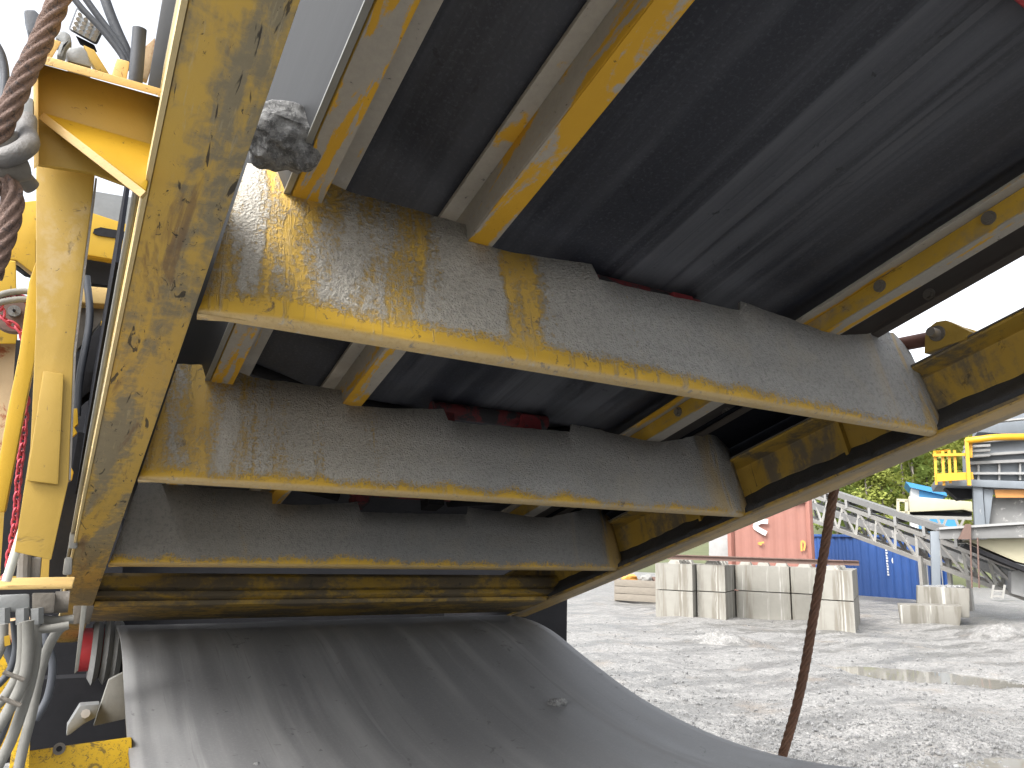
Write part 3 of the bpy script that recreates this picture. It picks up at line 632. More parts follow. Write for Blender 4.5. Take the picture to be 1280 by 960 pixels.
# small stand near tail
st = thing('trestle', 'small white trestle standing under the tail of the lattice conveyor', 'trestle', G(1246, 750))
for x0, x1 in ((1242, 1239), (1256, 1253)): part('leg', bar(BP(x0, 731, 22.3), BP(x1, 748, 22.3), 0.05), 'galv', st)
part('rung', bar(BP(1241, 738, 22.3), BP(1254.5, 739, 22.3), 0.04), 'galv', st); part('rung', bar(BP(1240, 745, 22.3), BP(1253.5, 746, 22.3), 0.04), 'galv', st)
# footings, column, platform ----------------------------------------
f1 = single('concrete_footing', pxB([(1122, 756), (1203, 758), (1200, 783), (1126, 780)], 21.0, 0.9), 'concrete_d', 'low wide concrete footing with flared sides in front of the column base', 'footing', bevel=0.02)
f2 = single('concrete_footing', pxB([(1147, 733), (1212, 736), (1212, 772), (1147, 772)], 21.95, 1.0), 'concrete_d', 'tall concrete footing carrying the grey plant column', 'footing', bevel=0.02)
for k in range(7):
    single('footing_stone', lump(BP(1158 + 7 * k, 734, 22.3), 0.11, 0.1, 0.06, k + 50, 2, 0.4), 'rock', 'pale stone lying on top of the tall concrete footing', 'stone', 'pale stones on the tall footing')
pl = thing('screening_plant', 'grey steel screening plant on columns at the right edge of the yard', 'screening plant', G(1200, 770))
part('column', pxB([(1163, 664), (1175, 664), (1176, 735), (1165, 735)], 22.3, 0.35), 'plant', pl, 0.01)
part('platform_beam', pxB([(1174, 662), (1300, 655), (1300, 672), (1174, 674)], 22.2, 0.25), 'plant_dust', pl, 0.01)
part('platform_edge', pxB([(1174, 659), (1300, 651), (1300, 654), (1174, 662)], 22.1, 1.4), 'plant_l', pl)
part('deck_beam', pxB([(1170, 598), (1300, 602), (1300, 612), (1172, 606)], 22.4, 2.4), 'plant', pl, 0.01)
part('column', pxB([(1216, 608), (1228, 608), (1232, 660), (1219, 660)], 22.5, 0.3), 'plant', pl, 0.01)
part('column', pxB([(1229, 611), (1242, 612), (1236, 660), (1232, 660)], 22.6, 0.3), 'plant', pl, 0.01)
part('skirt', pxB([(1240, 621), (1300, 621), (1300, 658), (1234, 658)], 22.9, 0.1), 'plant_dust', pl)
part('orange_guard', pxB([(1243, 612), (1300, 612), (1300, 622), (1245, 622)], 22.55, 0.1), 'orange', pl, label='orange guard strip below the deck')
part('screen_box', pxB([(1211, 553), (1300, 545), (1300, 601), (1213, 600)], 22.7, 2.0), 'plant', pl, 0.01)
part('feed_drum', pxB([(1222, 540), (1228, 505), (1300, 495), (1300, 546)], 23.0, 1.6), 'plant', pl, 0.02)
for y0, y1, h in ((568, 562, 3.2), (577, 573, 3.6), (590, 590, 3), (600, 602, 2.2), (552, 544, 2.6), (529, 520, 2)):
    part('ledge', pxB([(1209, y0), (1300, y1), (1300, y1 + h), (1209, y0 + h)], 22.45, 0.24), 'plant_l', pl)
for k in range(0, 6, 2): part('stiffener', pxB([(1222 + 13 * k, 579), (1224.5 + 13 * k, 579), (1224.5 + 13 * k, 600), (1222 + 13 * k, 600)], 22.55, 0.2), 'plant_l', pl)
for k in range(3): part('tray', pxB([(1205, 557 + 6 * k), (1238, 555 + 6 * k), (1238, 558 + 6 * k), (1205, 560 + 6 * k)], 22.2, 0.22), 'plant_l', pl)
part('inclined_chute', pxB([(1178, 607), (1217, 606), (1217, 622), (1198, 624)], 23.2, 0.8), 'dark', pl)
part('rail_drum', pxB([(1198, 674), (1207, 655), (1214, 655), (1214, 674)], 22.0, 0.2), 'rust_rail', pl)
for px in (1213, 1222):part('cable_drop', tube([BP(px, 672, 22.0), BP(px + 2, 735, 22.0)], 0.02, 6), 'rust_rail', pl)
ra = thing('guard_railing', 'bright yellow guard railing with toe board on the grey screening plant', 'railing', BP(1190, 606, 22.2))
for px, y0, y1 in ((1168.5, 566, 606), (1178, 564, 607), (1186, 563, 604), (1193, 563, 598)): part('post', bar(BP(px, y0, 22.2), BP(px + 2, y1, 22.2), 0.09, 0.06), 'rail', ra)
part('post', bar(BP(1208, 549, 22.0), BP(1211.5, 607, 22.0), 0.15, 0.08), 'rail', ra); part('post', bar(BP(1213, 551, 22.1), BP(1213, 572, 22.1), 0.10, 0.08), 'rail', ra)
part('toe_board', pxB([(1171, 592), (1216, 590), (1217, 599), (1171, 602)], 22.05, 0.05), 'rail', ra)
part('rail', bar(BP(1166, 569, 22.1), BP(1210, 568, 22.1), 0.06, 0.07), 'rail', ra); part('rail', bar(BP(1168, 565, 22.3), BP(1186, 563, 22.9), 0.06, 0.06), 'rail', ra)
part('top_rail', tube(spline([BP(1208, 551, 22.0), BP(1225, 549, 21.9), BP(1250, 546.5, 21.9), BP(1310, 546, 22.2)], 6), 0.085, 8), 'rail', ra, smooth=1.0)
ch = thing('cream_chute', 'pale cream conveyor cover slanting out below the plant platform', 'chute', G(1260, 745))
part('cover', pxB([(1207, 675), (1310, 671), (1310, 712), (1270, 702)], 22.6, 1.3), 'cream', ch, 0.02)
part('belt_edge', pxB([(1207, 679), (1270, 704), (1300, 716), (1300, 722), (1260, 706), (1205, 683)], 22.5, 1.2), 'dark', ch)
cb = thing('cream_hopper', 'cream steel hopper on lattice legs behind the sloping conveyor', 'hopper', G(1170, 740))
part('bin', pxB([(1136, 620), (1215, 627), (1216, 640), (1205, 637), (1137, 640)], 27.5, 1.4), 'cream', cb, 0.02)
part('under_frame', pxB([(1140, 644), (1215, 646), (1215, 650), (1140, 648)], 27.6, 0.15), 'galv', cb)
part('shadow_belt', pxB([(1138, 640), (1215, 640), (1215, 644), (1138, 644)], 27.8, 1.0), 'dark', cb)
for k in range(6): part('brace', bar(BP(1150 + 11 * k, 648, 27.6), BP(1156 + 11 * k - 12 * (k % 2), 662, 27.6), 0.07), 'galv', cb)
part('frame', pxB([(1143, 661), (1215, 663), (1215, 666), (1143, 664)], 27.6, 0.15), 'galv', cb)
for px in (1150, 1205): part('leg', bar(BP(px, 662, 27.7), Vector((BP(px, 662, 27.7).x, BP(px, 662, 27.7).y, -0.05)), 0.12), 'galv', cb)
for px in (1122.5, 1133): part('gate_post', bar(BP(px, 625, 27.5), BP(px, 642, 27.5), 0.09), 'cream', cb)
part('gate_rail', bar(BP(1121, 625, 27.5), BP(1135, 626, 27.5), 0.09), 'cream', cb)
part('gate_rail', bar(BP(1121, 641, 27.5), BP(1137, 641, 27.5), 0.09), 'cream', cb)
sh = thing('shed', 'white shed with bright blue sloping roof in front of the wood', 'shed', BP(1160, 690, 44))
part('wall', pxB([(1139, 609), (1179, 619), (1181, 665), (1139, 665)], 44, 3), 'white', sh)
part('roof', pxB([(1132, 602), (1182, 613), (1184, 620), (1138, 609)], 43.6, 4), 'blue_roof', sh)
part('blue_cladding', pxB([(1149, 613), (1179, 619), (1179, 650), (1149, 650)], 43.9, 0.06), 'blue_roof', sh)
part('blue_machine_cover', pxB([(1150, 648), (1196, 640), (1200, 672), (1150, 672)], 42, 2), 'blue_roof', sh)
# ================================================================== THE CONVEYOR
p0 = K(*P0)
cm_ = Matrix((Vector((1, 0, 0)), Lw, Nw)).transposed().to_4x4(); cm_.translation = p0
cf = thing('belt_conveyor', 'dusty yellow steel frame of crossbeams and side beams seen from below', 'conveyor frame', None, mat=cm_)
def kprof(prof, l0, l1, nseg=1):              # closed (t, n) profile swept along l
    bm = NBm(); rings = [[bm.verts.new(K(t, l0 + (l1 - l0) * k / nseg, n)) for t, n in prof] for k in range(nseg + 1)]; m_ = len(prof)
    for a, b_ in zip(rings, rings[1:]):
        for i in range(m_): bm.faces.new((a[i], a[(i + 1) % m_], b_[(i + 1) % m_], b_[i]))
    bm.faces.new(rings[0]); bm.faces.new(rings[-1][::-1]); return bm
LF = -1.3
SF = 1.028
def sf(pr): return [(a * SF, b_ * SF) for a, b_ in pr]
lb_ = part('side_beam', kprof([(0.055, 1.0), (0.195, 1.0), (0.195, 1.016), (0.072, 1.022), (0.072, 1.36), (0.195, 1.366), (0.195, 1.382), (0.055, 1.382)], LF, 5.75), 'beam', cf, 0.004, label='scraped yellow channel beam on the left')
part('edge_trim', kprof([(0.046, 0.998), (0.0545, 0.998), (0.0545, 1.05), (0.046, 1.05)], LF, 5.75), 'cream_edge', lb_)
rb_ = part('side_beam', kprof([(3.285, 1.0), (3.13, 1.0), (3.13, 1.014), (3.268, 1.022), (3.268, 1.302), (3.13, 1.308), (3.13, 1.322), (3.285, 1.322)], LF, 5.3), 'web', cf, 0.004, label='brown-stained yellow channel beam on the right')
part('flange_face', kbox(3.127, 3.288, LF, 5.3, 0.990, 0.9995), 'flange', rb_, 0.002)
part('top_lip', kbox(3.127, 3.288, LF, 5.3, 1.3225, 1.328), 'dirty_steel', rb_)
for l in (1.05, 2.05, 3.1, 4.2): part('web_stiffener', kbox(3.235, 3.266, l, l + 0.018, 1.024, 1.300), 'web', rb_)
PROF = [(.197, .285, 1.44), (.30, .35, 1.44), (.47, .47, 1.433), (.55, .55, 1.412), (.70, .70, 1.412), (.90, .90, 1.405), (.903, .903, 1.345), (1.0, 1.0, 1.345), (1.12, 1.12, 1.352), (1.354, 1.354, 1.379), (1.372, 1.372, 1.324), (1.6, 1.6, 1.328), (1.8, 1.8, 1.335), (2.02, 2.02, 1.342), (2.034, 2.034, 1.386), (2.2, 2.2, 1.372), (2.47, 2.47, 1.345), (2.585, 2.585, 1.345), (2.93, 2.93, 1.428), (3.0, 2.98, 1.434), (3.03, 3.005, 1.43), (3.13, 3.10, 1.366)]
def crossbeam(l0, mat, seed, under=0.10, label=None, drop=0.0, nsc=1.0):
    bm = NBm(); cols = []
    def topj(t): return 0.005 * mnoise.noise(Vector((t * 9, seed, 0))) + 0.0045 * mnoise.noise(Vector((t * 38, seed, 4)))
    cl = []
    for (a, b_) in zip(PROF, PROF[1:]):
        n = max(1, int((b_[0] - a[0]) / 0.03))
        for k in range(n): f = k / n; cl.append(tuple(a[i] * (1 - f) + b_[i] * f for i in range(3)))
    cl.append(PROF[-1])
    rows = [(1, None)]
    for tb_, tt, top in cl:
        top += topj(tb_) - drop
        e = max(0, (0.36 - tb_) / 0.16) if tb_ < 1 else max(0, (tb_ - 3.0) / 0.125)
        lo = 0.022 * e
        top = top * nsc
        sec = [(lo, top), (lo, top * 0.6 + 1.04 * 0.4), (lo, top * 0.3 + 1.04 * 0.7), (lo, 1.026)]
        for k in range(1, 6): a = math.pi / 2 * k / 6; sec.append((lo + 0.024 * (1 - math.cos(a)), 1.026 - 0.026 * math.sin(a)))
        sec += [(0.024 + lo * 0.3, 1.0), (under, 1.0), (under, 1.03)]
        vs_ = []
        for dl, n in sec:
            f = (n - 1.0) / max(0.05, top - 1.0); vs_.append(bm.verts.new(K((tb_ + (tt - tb_) * f) * nsc, l0 + dl, n)))
        cols.append(vs_)
    for a, b_ in zip(cols, cols[1:]):
        for i in range(len(a) - 1): bm.faces.new((a[i], a[i + 1], b_[i + 1], b_[i]))
    o = part('crossbeam', bm, mat, cf, smooth=0.7, label=label)
    md = o.modifiers.new('thickness', 'SOLIDIFY'); md.thickness = 0.009; md.offset = -1
    return o
cb1 = crossbeam(1.552, 'cross1', 1, 0.045, 'nearest crossbeam, grey crust with yellow streaks at its left end', nsc=1.034)
cb2 = crossbeam(2.665, 'cross2', 2, 0.05, 'second crossbeam under a smooth grey crust', nsc=1.017)
cb3 = crossbeam(3.80, 'cross3', 3, 0.05, 'third crossbeam, dark grey with a thin yellow lower edge', 0.05, 1.02)
crossbeam(-0.75, 'cross2', 5)
# fourth: rolled profile with ledges
bm = NBm(); sec = [(5.08, 1.185), (4.70, 1.185), (4.68, 1.16), (4.68, 1.10), (4.70, 1.085), (4.66, 1.075), (4.655, 1.045), (4.69, 1.03), (4.66, 1.02), (4.67, 0.995), (5.08, 0.995)]
A0 = [bm.verts.new(K(0.2, l, n)) for l, n in sec]; A1 = [bm.verts.new(K(3.26, l, n)) for l, n in sec]
for i in range(len(sec)): j = (i + 1) % len(sec); bm.faces.new((A0[i], A0[j], A1[j], A1[i]))
bm.faces.new(A0); bm.faces.new(A1[::-1])
part('crossbeam', bm, 'cross4', cf, 0.004, label='fourth crossbeam, ribbed yellow section in front of the slack belt')
# stringers
def stringer(t0, t1, l1, mats, up_to, plate):
    o = part('stringer', kprof(sf([(t0, 1.36), (t1, 1.36), (t1, 1.375), (t0 + 0.014, 1.375), (t0 + 0.014, up_to), (t0, up_to)]), LF, l1), mats[0], cf, 0.0025)
    part('seat_strip', kprof(sf([(plate[0], up_to + 0.001), (plate[1], up_to + 0.001), (plate[1], up_to + 0.016), (plate[0], up_to + 0.016)]), LF, l1), mats[1], o, 0.002)
    part('bottom_face', kprof(sf([(t0 + 0.002, 1.3555), (t1 - 0.001, 1.3555), (t1 - 0.001, 1.3595), (t0 + 0.002, 1.3595)]), LF, l1), mats[2], o)
    return o
s1 = stringer(0.395, 0.475, 4.6, ('str_b', 'str_g', 'str_m'), 1.47, (0.40, 0.56))
s2 = stringer(0.908, 0.990, 4.6, ('str_w', 'str_g', 'str_y'), 1.47, (0.855, 0.95))
s3 = stringer(2.51, 2.595, 4.6, ('str_b', 'str_g', 'str_t'), 1.43, (2.46, 2.55))
for l in (0.85, 1.28, 2.2, 2.45):
    for t, n in ((2.51, 1.40), (2.85, 1.44)):
        a = K(t * SF, l, n * SF); bm = tube([a + Vector((-0.012, 0, 0)), a + Vector((0.002, 0, 0))], 0.011, 6); tube([a + Vector((-0.004, 0, 0)), a + Vector((0.002, 0, 0))], 0.016, 14, bm)
        if t < 2.6 or l > 1: part('bolt', bm, 'dirty_steel', cf)
part('side_skirt', kprof(sf([(2.85, 1.405), (2.862, 1.40), (2.90, 1.78), (2.888, 1.78)]), LF, 4.6), 'skirt_d', cf, label='dark brown skirt plate along the right of the belt')
part('skirt_lip', kprof(sf([(2.82, 1.398), (2.865, 1.392), (2.865, 1.40), (2.82, 1.405)]), LF, 4.6), 'skirt_d', cf)
part('side_skirt', kprof(sf([(0.380, 1.366), (0.390, 1.366), (0.240, 1.86), (0.230, 1.86)]), LF, 4.6), 'skirt', cf, label='grey steel skirt plate along the left of the belt')
part('skirt_lip', kprof(sf([(0.376, 1.358), (0.392, 1.358), (0.392, 1.3655), (0.376, 1.3655)]), LF, 4.6), 'conduit', cf)
part('side_blocker', kbox(0.030, 0.040, 2.0, 5.2, 1.39, 2.05), 'shade_dark', cf, label='dark sheet added above the left beam to block sky light')  # added sheet, keeps sky light from the left off the underside
part('side_blocker', kbox(3.296, 3.306, 1.75, 5.2, 1.30, 2.05), 'shade_dark', cf, label='dark sheet added above the right beam to hide the sky')  # added sheet, stops sky showing between the first two crossbeams
part('gap_blocker', kbox(2.88, 3.29, 1.75, 5.2, 1.45, 1.46), 'shade_dark', cf, label='near-black sheet added between belt skirt and right beam as shade')  # added sheet, its near-black colour stands for the shade in this gap
# idlers with brackets, behind crossbeams one and two and above the frame
for l in (1.71, 2.83, 0.20, 3.95):
    o = part('idler', tube([K(1.40, l, 1.482), K(2.03, l, 1.482)], 0.024, 20), 'red_idler', cf, smooth=0.9, label='dark red carrying idler under the belt')
    part('idler_bracket', kbox(1.42, 1.50, l - 0.03, l + 0.10, 1.40, 1.46), 'red_idler', o); part('idler_bracket', kbox(1.86, 1.96, l - 0.06, l + 0.06, 1.40, 1.485), 'red_dull' if l < 3 else 'dark', o)
    for (a, b_) in (((1.36, 1.45), (0.62, 1.60)), ((2.07, 1.45), (2.44, 1.49))):
        part('wing_idler', tube([K(a[0], l + 0.1, a[1] + 0.025), K(b_[0], l + 0.1, b_[1] + 0.025)], 0.02, 14), 'dark', o, smooth=0.9)
part('idler_bracket', hexa(NBm(), [onK(x, y, 2, n) for n in (1.44, 1.50) for x, y in ((1250, -14), (1300, -30), (1300, 26), (1282, 12))]), 'red', cf, 0.006)
# lug and pin at right beam
lu = part('pivot_lug', prism([onK(x, y, 0, 3.12) for x, y in ((1155, 442), (1156, 420), (1161, 409), (1170, 402), (1182, 400), (1194, 405), (1212, 414), (1206, 424))], (0.03, 0, 0)), 'yellow_b', cf, 0.003)
pc = onK(1172, 417, 0, 3.12)
part('pivot_pin', tube([pc + Vector((-0.035, 0, 0)), pc + Vector((0.06, 0, 0))], 0.013, 18), 'pin', lu, smooth=0.8)
part('pin_washer', tube([pc + Vector((-0.006, 0, 0)), pc + Vector((0.001, 0, 0))], 0.022, 20), 'dirty_steel', lu, smooth=0.6)
part('pivot_lug', prism([onK(x, y, 0, 3.30) for x, y in ((1190, 436), (1185, 415), (1192, 408), (1202, 408), (1216, 412), (1222, 420))], (0.02, 0, 0)), 'yellow_b', cf, 0.003)
part('tie_tube', tube([onK(1170, 422, 0, 3.20), onK(1115, 408, 0, 3.20) + Lw * 0.3 * S], 0.021, 16), 'rusty_tube', cf, smooth=0.8)
# fines lying on the right flange
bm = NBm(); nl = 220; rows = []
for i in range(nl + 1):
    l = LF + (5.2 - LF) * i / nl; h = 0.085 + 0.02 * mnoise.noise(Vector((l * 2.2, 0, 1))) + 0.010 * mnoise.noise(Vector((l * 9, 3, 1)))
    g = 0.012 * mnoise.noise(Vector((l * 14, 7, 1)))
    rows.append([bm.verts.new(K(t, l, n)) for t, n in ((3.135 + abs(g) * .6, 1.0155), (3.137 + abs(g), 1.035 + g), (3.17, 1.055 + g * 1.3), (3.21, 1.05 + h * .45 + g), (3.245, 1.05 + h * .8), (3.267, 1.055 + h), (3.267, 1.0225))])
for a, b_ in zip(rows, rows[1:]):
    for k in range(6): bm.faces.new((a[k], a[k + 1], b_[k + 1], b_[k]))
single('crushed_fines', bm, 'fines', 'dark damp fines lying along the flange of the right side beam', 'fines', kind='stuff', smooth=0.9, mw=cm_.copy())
# carrying belt
bm = NBm(); nn = 40; bp = [(0.30, 1.80), (0.34, 1.70), (0.60, 1.615), (0.86, 1.535), (1.0, 1.513), (1.2, 1.505), (1.75, 1.500), (2.3, 1.505), (2.46, 1.512), (2.6, 1.535), (2.80, 1.60), (2.86, 1.66)]
bt = []
for (a, b_) in zip(bp, bp[1:]):
    k_ = max(2, int((b_[0] - a[0]) / 0.03))
    for k in range(k_): bt.append((a[0] + (b_[0] - a[0]) * k / k_, a[1] + (b_[1] - a[1]) * k / k_))
bt.append(bp[-1]); bt = [(a * 1.01, b_ * 1.026) for a, b_ in bt]
rows = [[bm.verts.new(K(t, LF + (5.4 - LF) * i / nn, n + 0.0015 * mnoise.noise(Vector((t * 14, 1, 0))) + 0.002 * mnoise.noise(Vector((t * 40, i * .05, 0))))) for t, n in bt] for i in range(nn + 1)]
for a, b_ in zip(rows, rows[1:]):
    for k in range(len(bt) - 1): bm.faces.new((a[k], a[k + 1], b_[k + 1], b_[k]))
ub = single('conveyor_belt', bm, 'belt_top', 'black rubber belt overhead, its underside streaked with grey wear', 'conveyor belt', smooth=0.9, mw=cm_.copy())
md = ub.modifiers.new('thickness', 'SOLIDIFY'); md.thickness = 0.014; md.offset = 1
# ================================================================== SLACK BELT BELOW
cv = spline([(0, 4.05, 1.02), (0, 3.80, 1.16), (0, 3.55, 1.222), (0, 3.30, 1.225), (0, 3.08, 1.19), (0, 2.83, 1.11), (0, 2.5, 1.015), (0, 2.2, 0.965), (0, 1.92, 0.948), (0, 1.65, 0.965), (0, 1.35, 1.02), (0, 1.05, 1.10), (0, 0.6, 1.26), (0, 0.1, 1.44), (0, -0.6, 1.68)], 8)
bm = NBm(); rows = []; XL, XR = 0.236, 2.06
for p in cv:
    row = []
    for k in range(49):
        u = k / 48; x = XL + (XR - XL) * u; y = p.y; z = p.z + 0.010 * math.sin(u * 5 + p.y) * min(1, abs(p.y - 3.3)) + 0.004 * mnoise.noise(Vector((x * 5, y * 2, 0)))
        row.append(bm.verts.new((x, y, z)))
    rows.append(row)
for a, b_ in zip(rows, rows[1:]):
    for k in range(48): bm.faces.new((a[k], a[k + 1], b_[k + 1], b_[k]))
lbelt = single('conveyor_belt', bm, 'belt_low', 'worn grey slack belt sagging over the tail roller toward the camera', 'conveyor belt', smooth=2.0, origin=Vector((1.15, 2.2, 0.93)))
md = lbelt.modifiers.new('thickness', 'SOLIDIFY'); md.thickness = 0.013; md.offset = 0
def belt_z(y):
    for a, b_ in zip(cv, cv[1:]):
        if b_.y <= y <= a.y: return a.z + (b_.z - a.z) * (a.y - y) / (a.y - b_.y)
    return 1.0
def on_belt(px, py):
    r = ray(px, py)
    for i in range(4000):
        k = 0.5 + i * 0.001; p = CAM + r * k
        if p.y < 3.2 and p.z < belt_z(p.y): return p
    return CAM + r * 3
for px, py, r, lab in ((698, 883, 0.027, 'grey stone chip lying on the slack belt'), (710, 880, 0.010, 'smaller stone crumb right beside the stone chip on the slack belt'), (320, 957, 0.008, 'tiny pale crumb on the slack belt at the lower left'), (212, 945, 0.006, 'tiny crumb near the left edge of the slack belt')):
    p = on_belt(px, py); single('stone_chip', lump(p + Vector((0, 0, r * 0.4)), r * 1.3, r, r * 0.7, px, 2, 0.6, 1.2), 'rock', lab, 'stone chip', group='stones on the slack belt')
# tail roller + machine under it
tl = thing('tail_roller', 'tail roller with red drum end and grey rubber discs at the belt\'s left edge', 'roller', Vector((1.1, 3.62, 0.9)))
part('drum', tube([(0.12, 3.58, 1.135), (0.25, 3.58, 1.135)], 0.082, 32), 'red', tl, smooth=0.8)
part('shell', tube([(0.251, 3.60, 1.10), (2.12, 3.60, 1.10)], 0.10, 32), 'dark', tl, smooth=0.8)
for x0 in (0.175, 0.215, 0.248):
    bm = NBm(); tube([(x0 - 0.016, 3.57, 1.13), (x0, 3.57, 1.13), (x0 + 0.02, 3.57, 1.13)], lambda i: (0.105, 0.130, 0.105)[i], 32, bm); part('rubber_disc', bm, 'rubber_g', tl, smooth=0.5)
# ================================================================== MACHINE CHASSIS (left and behind)
chs = thing('machine_chassis', 'scratched yellow machine chassis below and behind the conveyor', 'machine', Vector((0.6, 4.2, 0)))
part('rear_blocker', wbox(-0.05, 2.92, 4.35, 4.45, 0.25, 2.5), 'dark', chs)  # dark wall added to block background light behind the fourth crossbeam
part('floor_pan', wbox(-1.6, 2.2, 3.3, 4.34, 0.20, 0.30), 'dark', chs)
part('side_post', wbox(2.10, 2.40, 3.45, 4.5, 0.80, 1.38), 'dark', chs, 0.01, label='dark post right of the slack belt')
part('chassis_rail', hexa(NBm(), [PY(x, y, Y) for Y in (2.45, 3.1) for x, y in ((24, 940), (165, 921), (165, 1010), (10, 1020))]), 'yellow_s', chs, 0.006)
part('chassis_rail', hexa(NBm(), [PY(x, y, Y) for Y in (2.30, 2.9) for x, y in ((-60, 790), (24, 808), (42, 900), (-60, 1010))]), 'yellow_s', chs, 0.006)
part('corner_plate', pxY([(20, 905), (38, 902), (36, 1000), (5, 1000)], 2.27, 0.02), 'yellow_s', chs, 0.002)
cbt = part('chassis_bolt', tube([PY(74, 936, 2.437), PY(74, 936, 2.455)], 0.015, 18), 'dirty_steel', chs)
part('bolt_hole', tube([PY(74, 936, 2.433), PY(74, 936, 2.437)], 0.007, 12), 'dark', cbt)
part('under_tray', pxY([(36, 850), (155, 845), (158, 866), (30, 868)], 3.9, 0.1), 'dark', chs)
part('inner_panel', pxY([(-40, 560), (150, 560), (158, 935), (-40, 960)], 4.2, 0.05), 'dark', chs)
# scraper
scr_ = thing('belt_scraper', 'dusty bolted scraper bracket beneath the tail roller', 'scraper', PY(120, 912, 3.2))
part('blade', pxY([(136, 850), (160, 838), (160, 898), (117, 908)], 3.2, 0.03), 'hose', scr_, 0.003)
part('clamp', pxY([(100, 882), (125, 880), (120, 897), (105, 905), (88, 918), (83, 920), (84, 908)], 3.15, 0.06), 'grey_steel', scr_, 0.004)
part('bolt', tube([PY(107, 892, 3.12), PY(107, 892, 3.16)], 0.015, 8), 'pin', scr_)
# bracket on left beam
br = thing('mounting_bracket', 'yellow channel bracket with triangular gusset welded to the left beam', 'bracket', PY(120, 240, 0.98))
part('back_plate', pxY([(47, 78), (203, 122), (176, 238), (117, 216), (47, 205)], 0.965, 0.008), 'yellow_b', br, 0.0015)
part('top_flange', hexa(NBm(), [PY(x, y, Y) for Y in (0.925, 0.972) for x, y in ((46, 78), (204, 121), (205, 112), (44, 66))]), 'yellow_e', br, 0.0015)
part('side_flange', hexa(NBm(), [PY(x, y, Y) for Y in (0.925, 0.972) for x, y in ((42, 212), (48.5, 206), (47.5, 72), (41, 68))]), 'yellow_e', br, 0.0015)
part('gusset', hexa(NBm(), [PY(52, 140, 0.963), PY(196, 182, 0.963), PY(182, 238, 0.90), PY(176, 232, 0.90), PY(52, 147, 0.967), PY(196, 190, 0.967), PY(182, 246, 0.905), PY(174, 240, 0.905)]), 'yellow', br, 0.001)
part('gusset_edge', hexa(NBm(), [PY(50, 140, 0.958), PY(176, 231, 0.897), PY(182, 238, 0.897), PY(183, 248, 0.898), PY(50, 149, 0.962), PY(174, 244, 0.902), PY(181, 250, 0.902), PY(184, 254, 0.903)]) if False else bar(PY(53, 146, 0.955), PY(180, 244, 0.895), 0.006, 0.009), 'yellow_e', br)
part('clevis_block', hexa(NBm(), [PY(x, y, Y) for Y in (0.93, 0.97) for x, y in ((42, 70), (60, 47), (77, 52), (64, 74))]), 'yellow_e', br, 0.002)
part('rod_boss', hexa(NBm(), [PY(x, y, Y) for Y in (0.945, 0.98) for x, y in ((139, 95), (158, 101), (162, 77), (146, 73))]), 'yellow_e', br, 0.002)
part('upright', prism([PY(x, y, 0.985) for x, y in ((45, 204), (119, 214), (117, 235), (103, 345), (92, 440), (86, 600), (64, 700), (18, 690), (38, 560), (45, 405))], (0, 0.008, 0)), 'yellow_b', br, 0.0015)
part('upright_side', prism([PY(x, y, 0.984) for x, y in ((119, 222), (121.5, 223), (106, 345), (95, 440), (88.5, 600), (86, 600), (92, 440), (103, 345))], (0, 0.03, 0)), 'dirty_steel', br)
part('bolt_plate', pxY([(54, 463), (80, 467), (73, 606), (33, 601)], 0.978, 0.005), 'yellow_b', br, 0.002)
# things on the bracket
sh1 = thing('cast_clamp', 'grey cast clamp seated on top of the yellow bracket', 'clamp', PY(92, 82, 0.98))
part('body', prism([PY(x, y, 0.965) for x, y in ((82, 64), (86, 58), (104, 57), (109, 64), (115, 84), (84, 76))], (0, 0.03, 0)), 'grey_steel', sh1, 0.004)
part('ear', prism([PY(x, y, 0.985) for x, y in ((69, 46), (72, 39), (80, 37), (88, 42), (90, 52), (83, 58), (78, 72), (70, 68), (76, 52))], (0, 0.03, 0)), 'grey_steel', sh1, 0.004)
part('web', prism([PY(x, y, 0.99) for x, y in ((104, 55), (118, 62), (137, 92), (120, 88), (110, 70))], (0, 0.012, 0)), 'yellow_b', sh1, 0.002)
lamp = thing('work_lamp', 'square led work lamp with a dark housing above the yellow bracket', 'lamp', PY(108, 62, 1.12))
part('housing', hexa(NBm(), [PY(x, y, Y) for Y, e in ((1.10, 0), (1.15, 0)) for x, y in ((85, 37), (121, 57), (130, 38), (96, 8))]), 'black_hose', lamp, 0.004)
ln_ = part('lens', hexa(NBm(), [PY(x, y, Y) for Y in (1.094, 1.0995) for x, y in ((88, 36), (119, 53), (126.5, 37.5), (97, 12))]), 'led', lamp, 0.001)
for i in range(4):
    for j in range(4):
        u, v = (i + .5) / 4, (j + .5) / 4; x = (88 * (1 - u) + 119 * u) * (1 - v) + (97 * (1 - u) + 126.5 * u) * v; y = (36 * (1 - u) + 53 * u) * (1 - v) + (12 * (1 - u) + 37.5 * u) * v
        part('led_cell', tube([PY(x, y, 1.089), PY(x, y, 1.0938)], 0.0028, 8), 'pin', ln_)
part('mount', hexa(NBm(), [PY(x, y, Y) for Y in (1.11, 1.14) for x, y in ((94, 44), (118, 56), (122, 66), (100, 56))]), 'dark', lamp, 0.002)
for k, (pts, r, lab) in enumerate(([[(85, -12), (102, 10), (128, 38), (150, 66), (158, 82)], 0.0040, 'lowest black hose crossing the sky above the work lamp'], [[(101, -10), (118, 14), (136, 38), (150, 58), (160, 78)], 0.0044, 'middle black hose of three above the yellow bracket'], [[(128, -10), (138, 18), (148, 42), (157, 62), (164, 86)], 0.0066, 'thick grey-black hose nearest the upright pipe'])):
    single('hydraulic_hose', tube(spline([PY(x, y, 1.02 + 0.015 * k) for x, y in pts], 8), r, 12), 'black_hose', lab, 'hose', 'black hoses over the bracket', smooth=1.2)
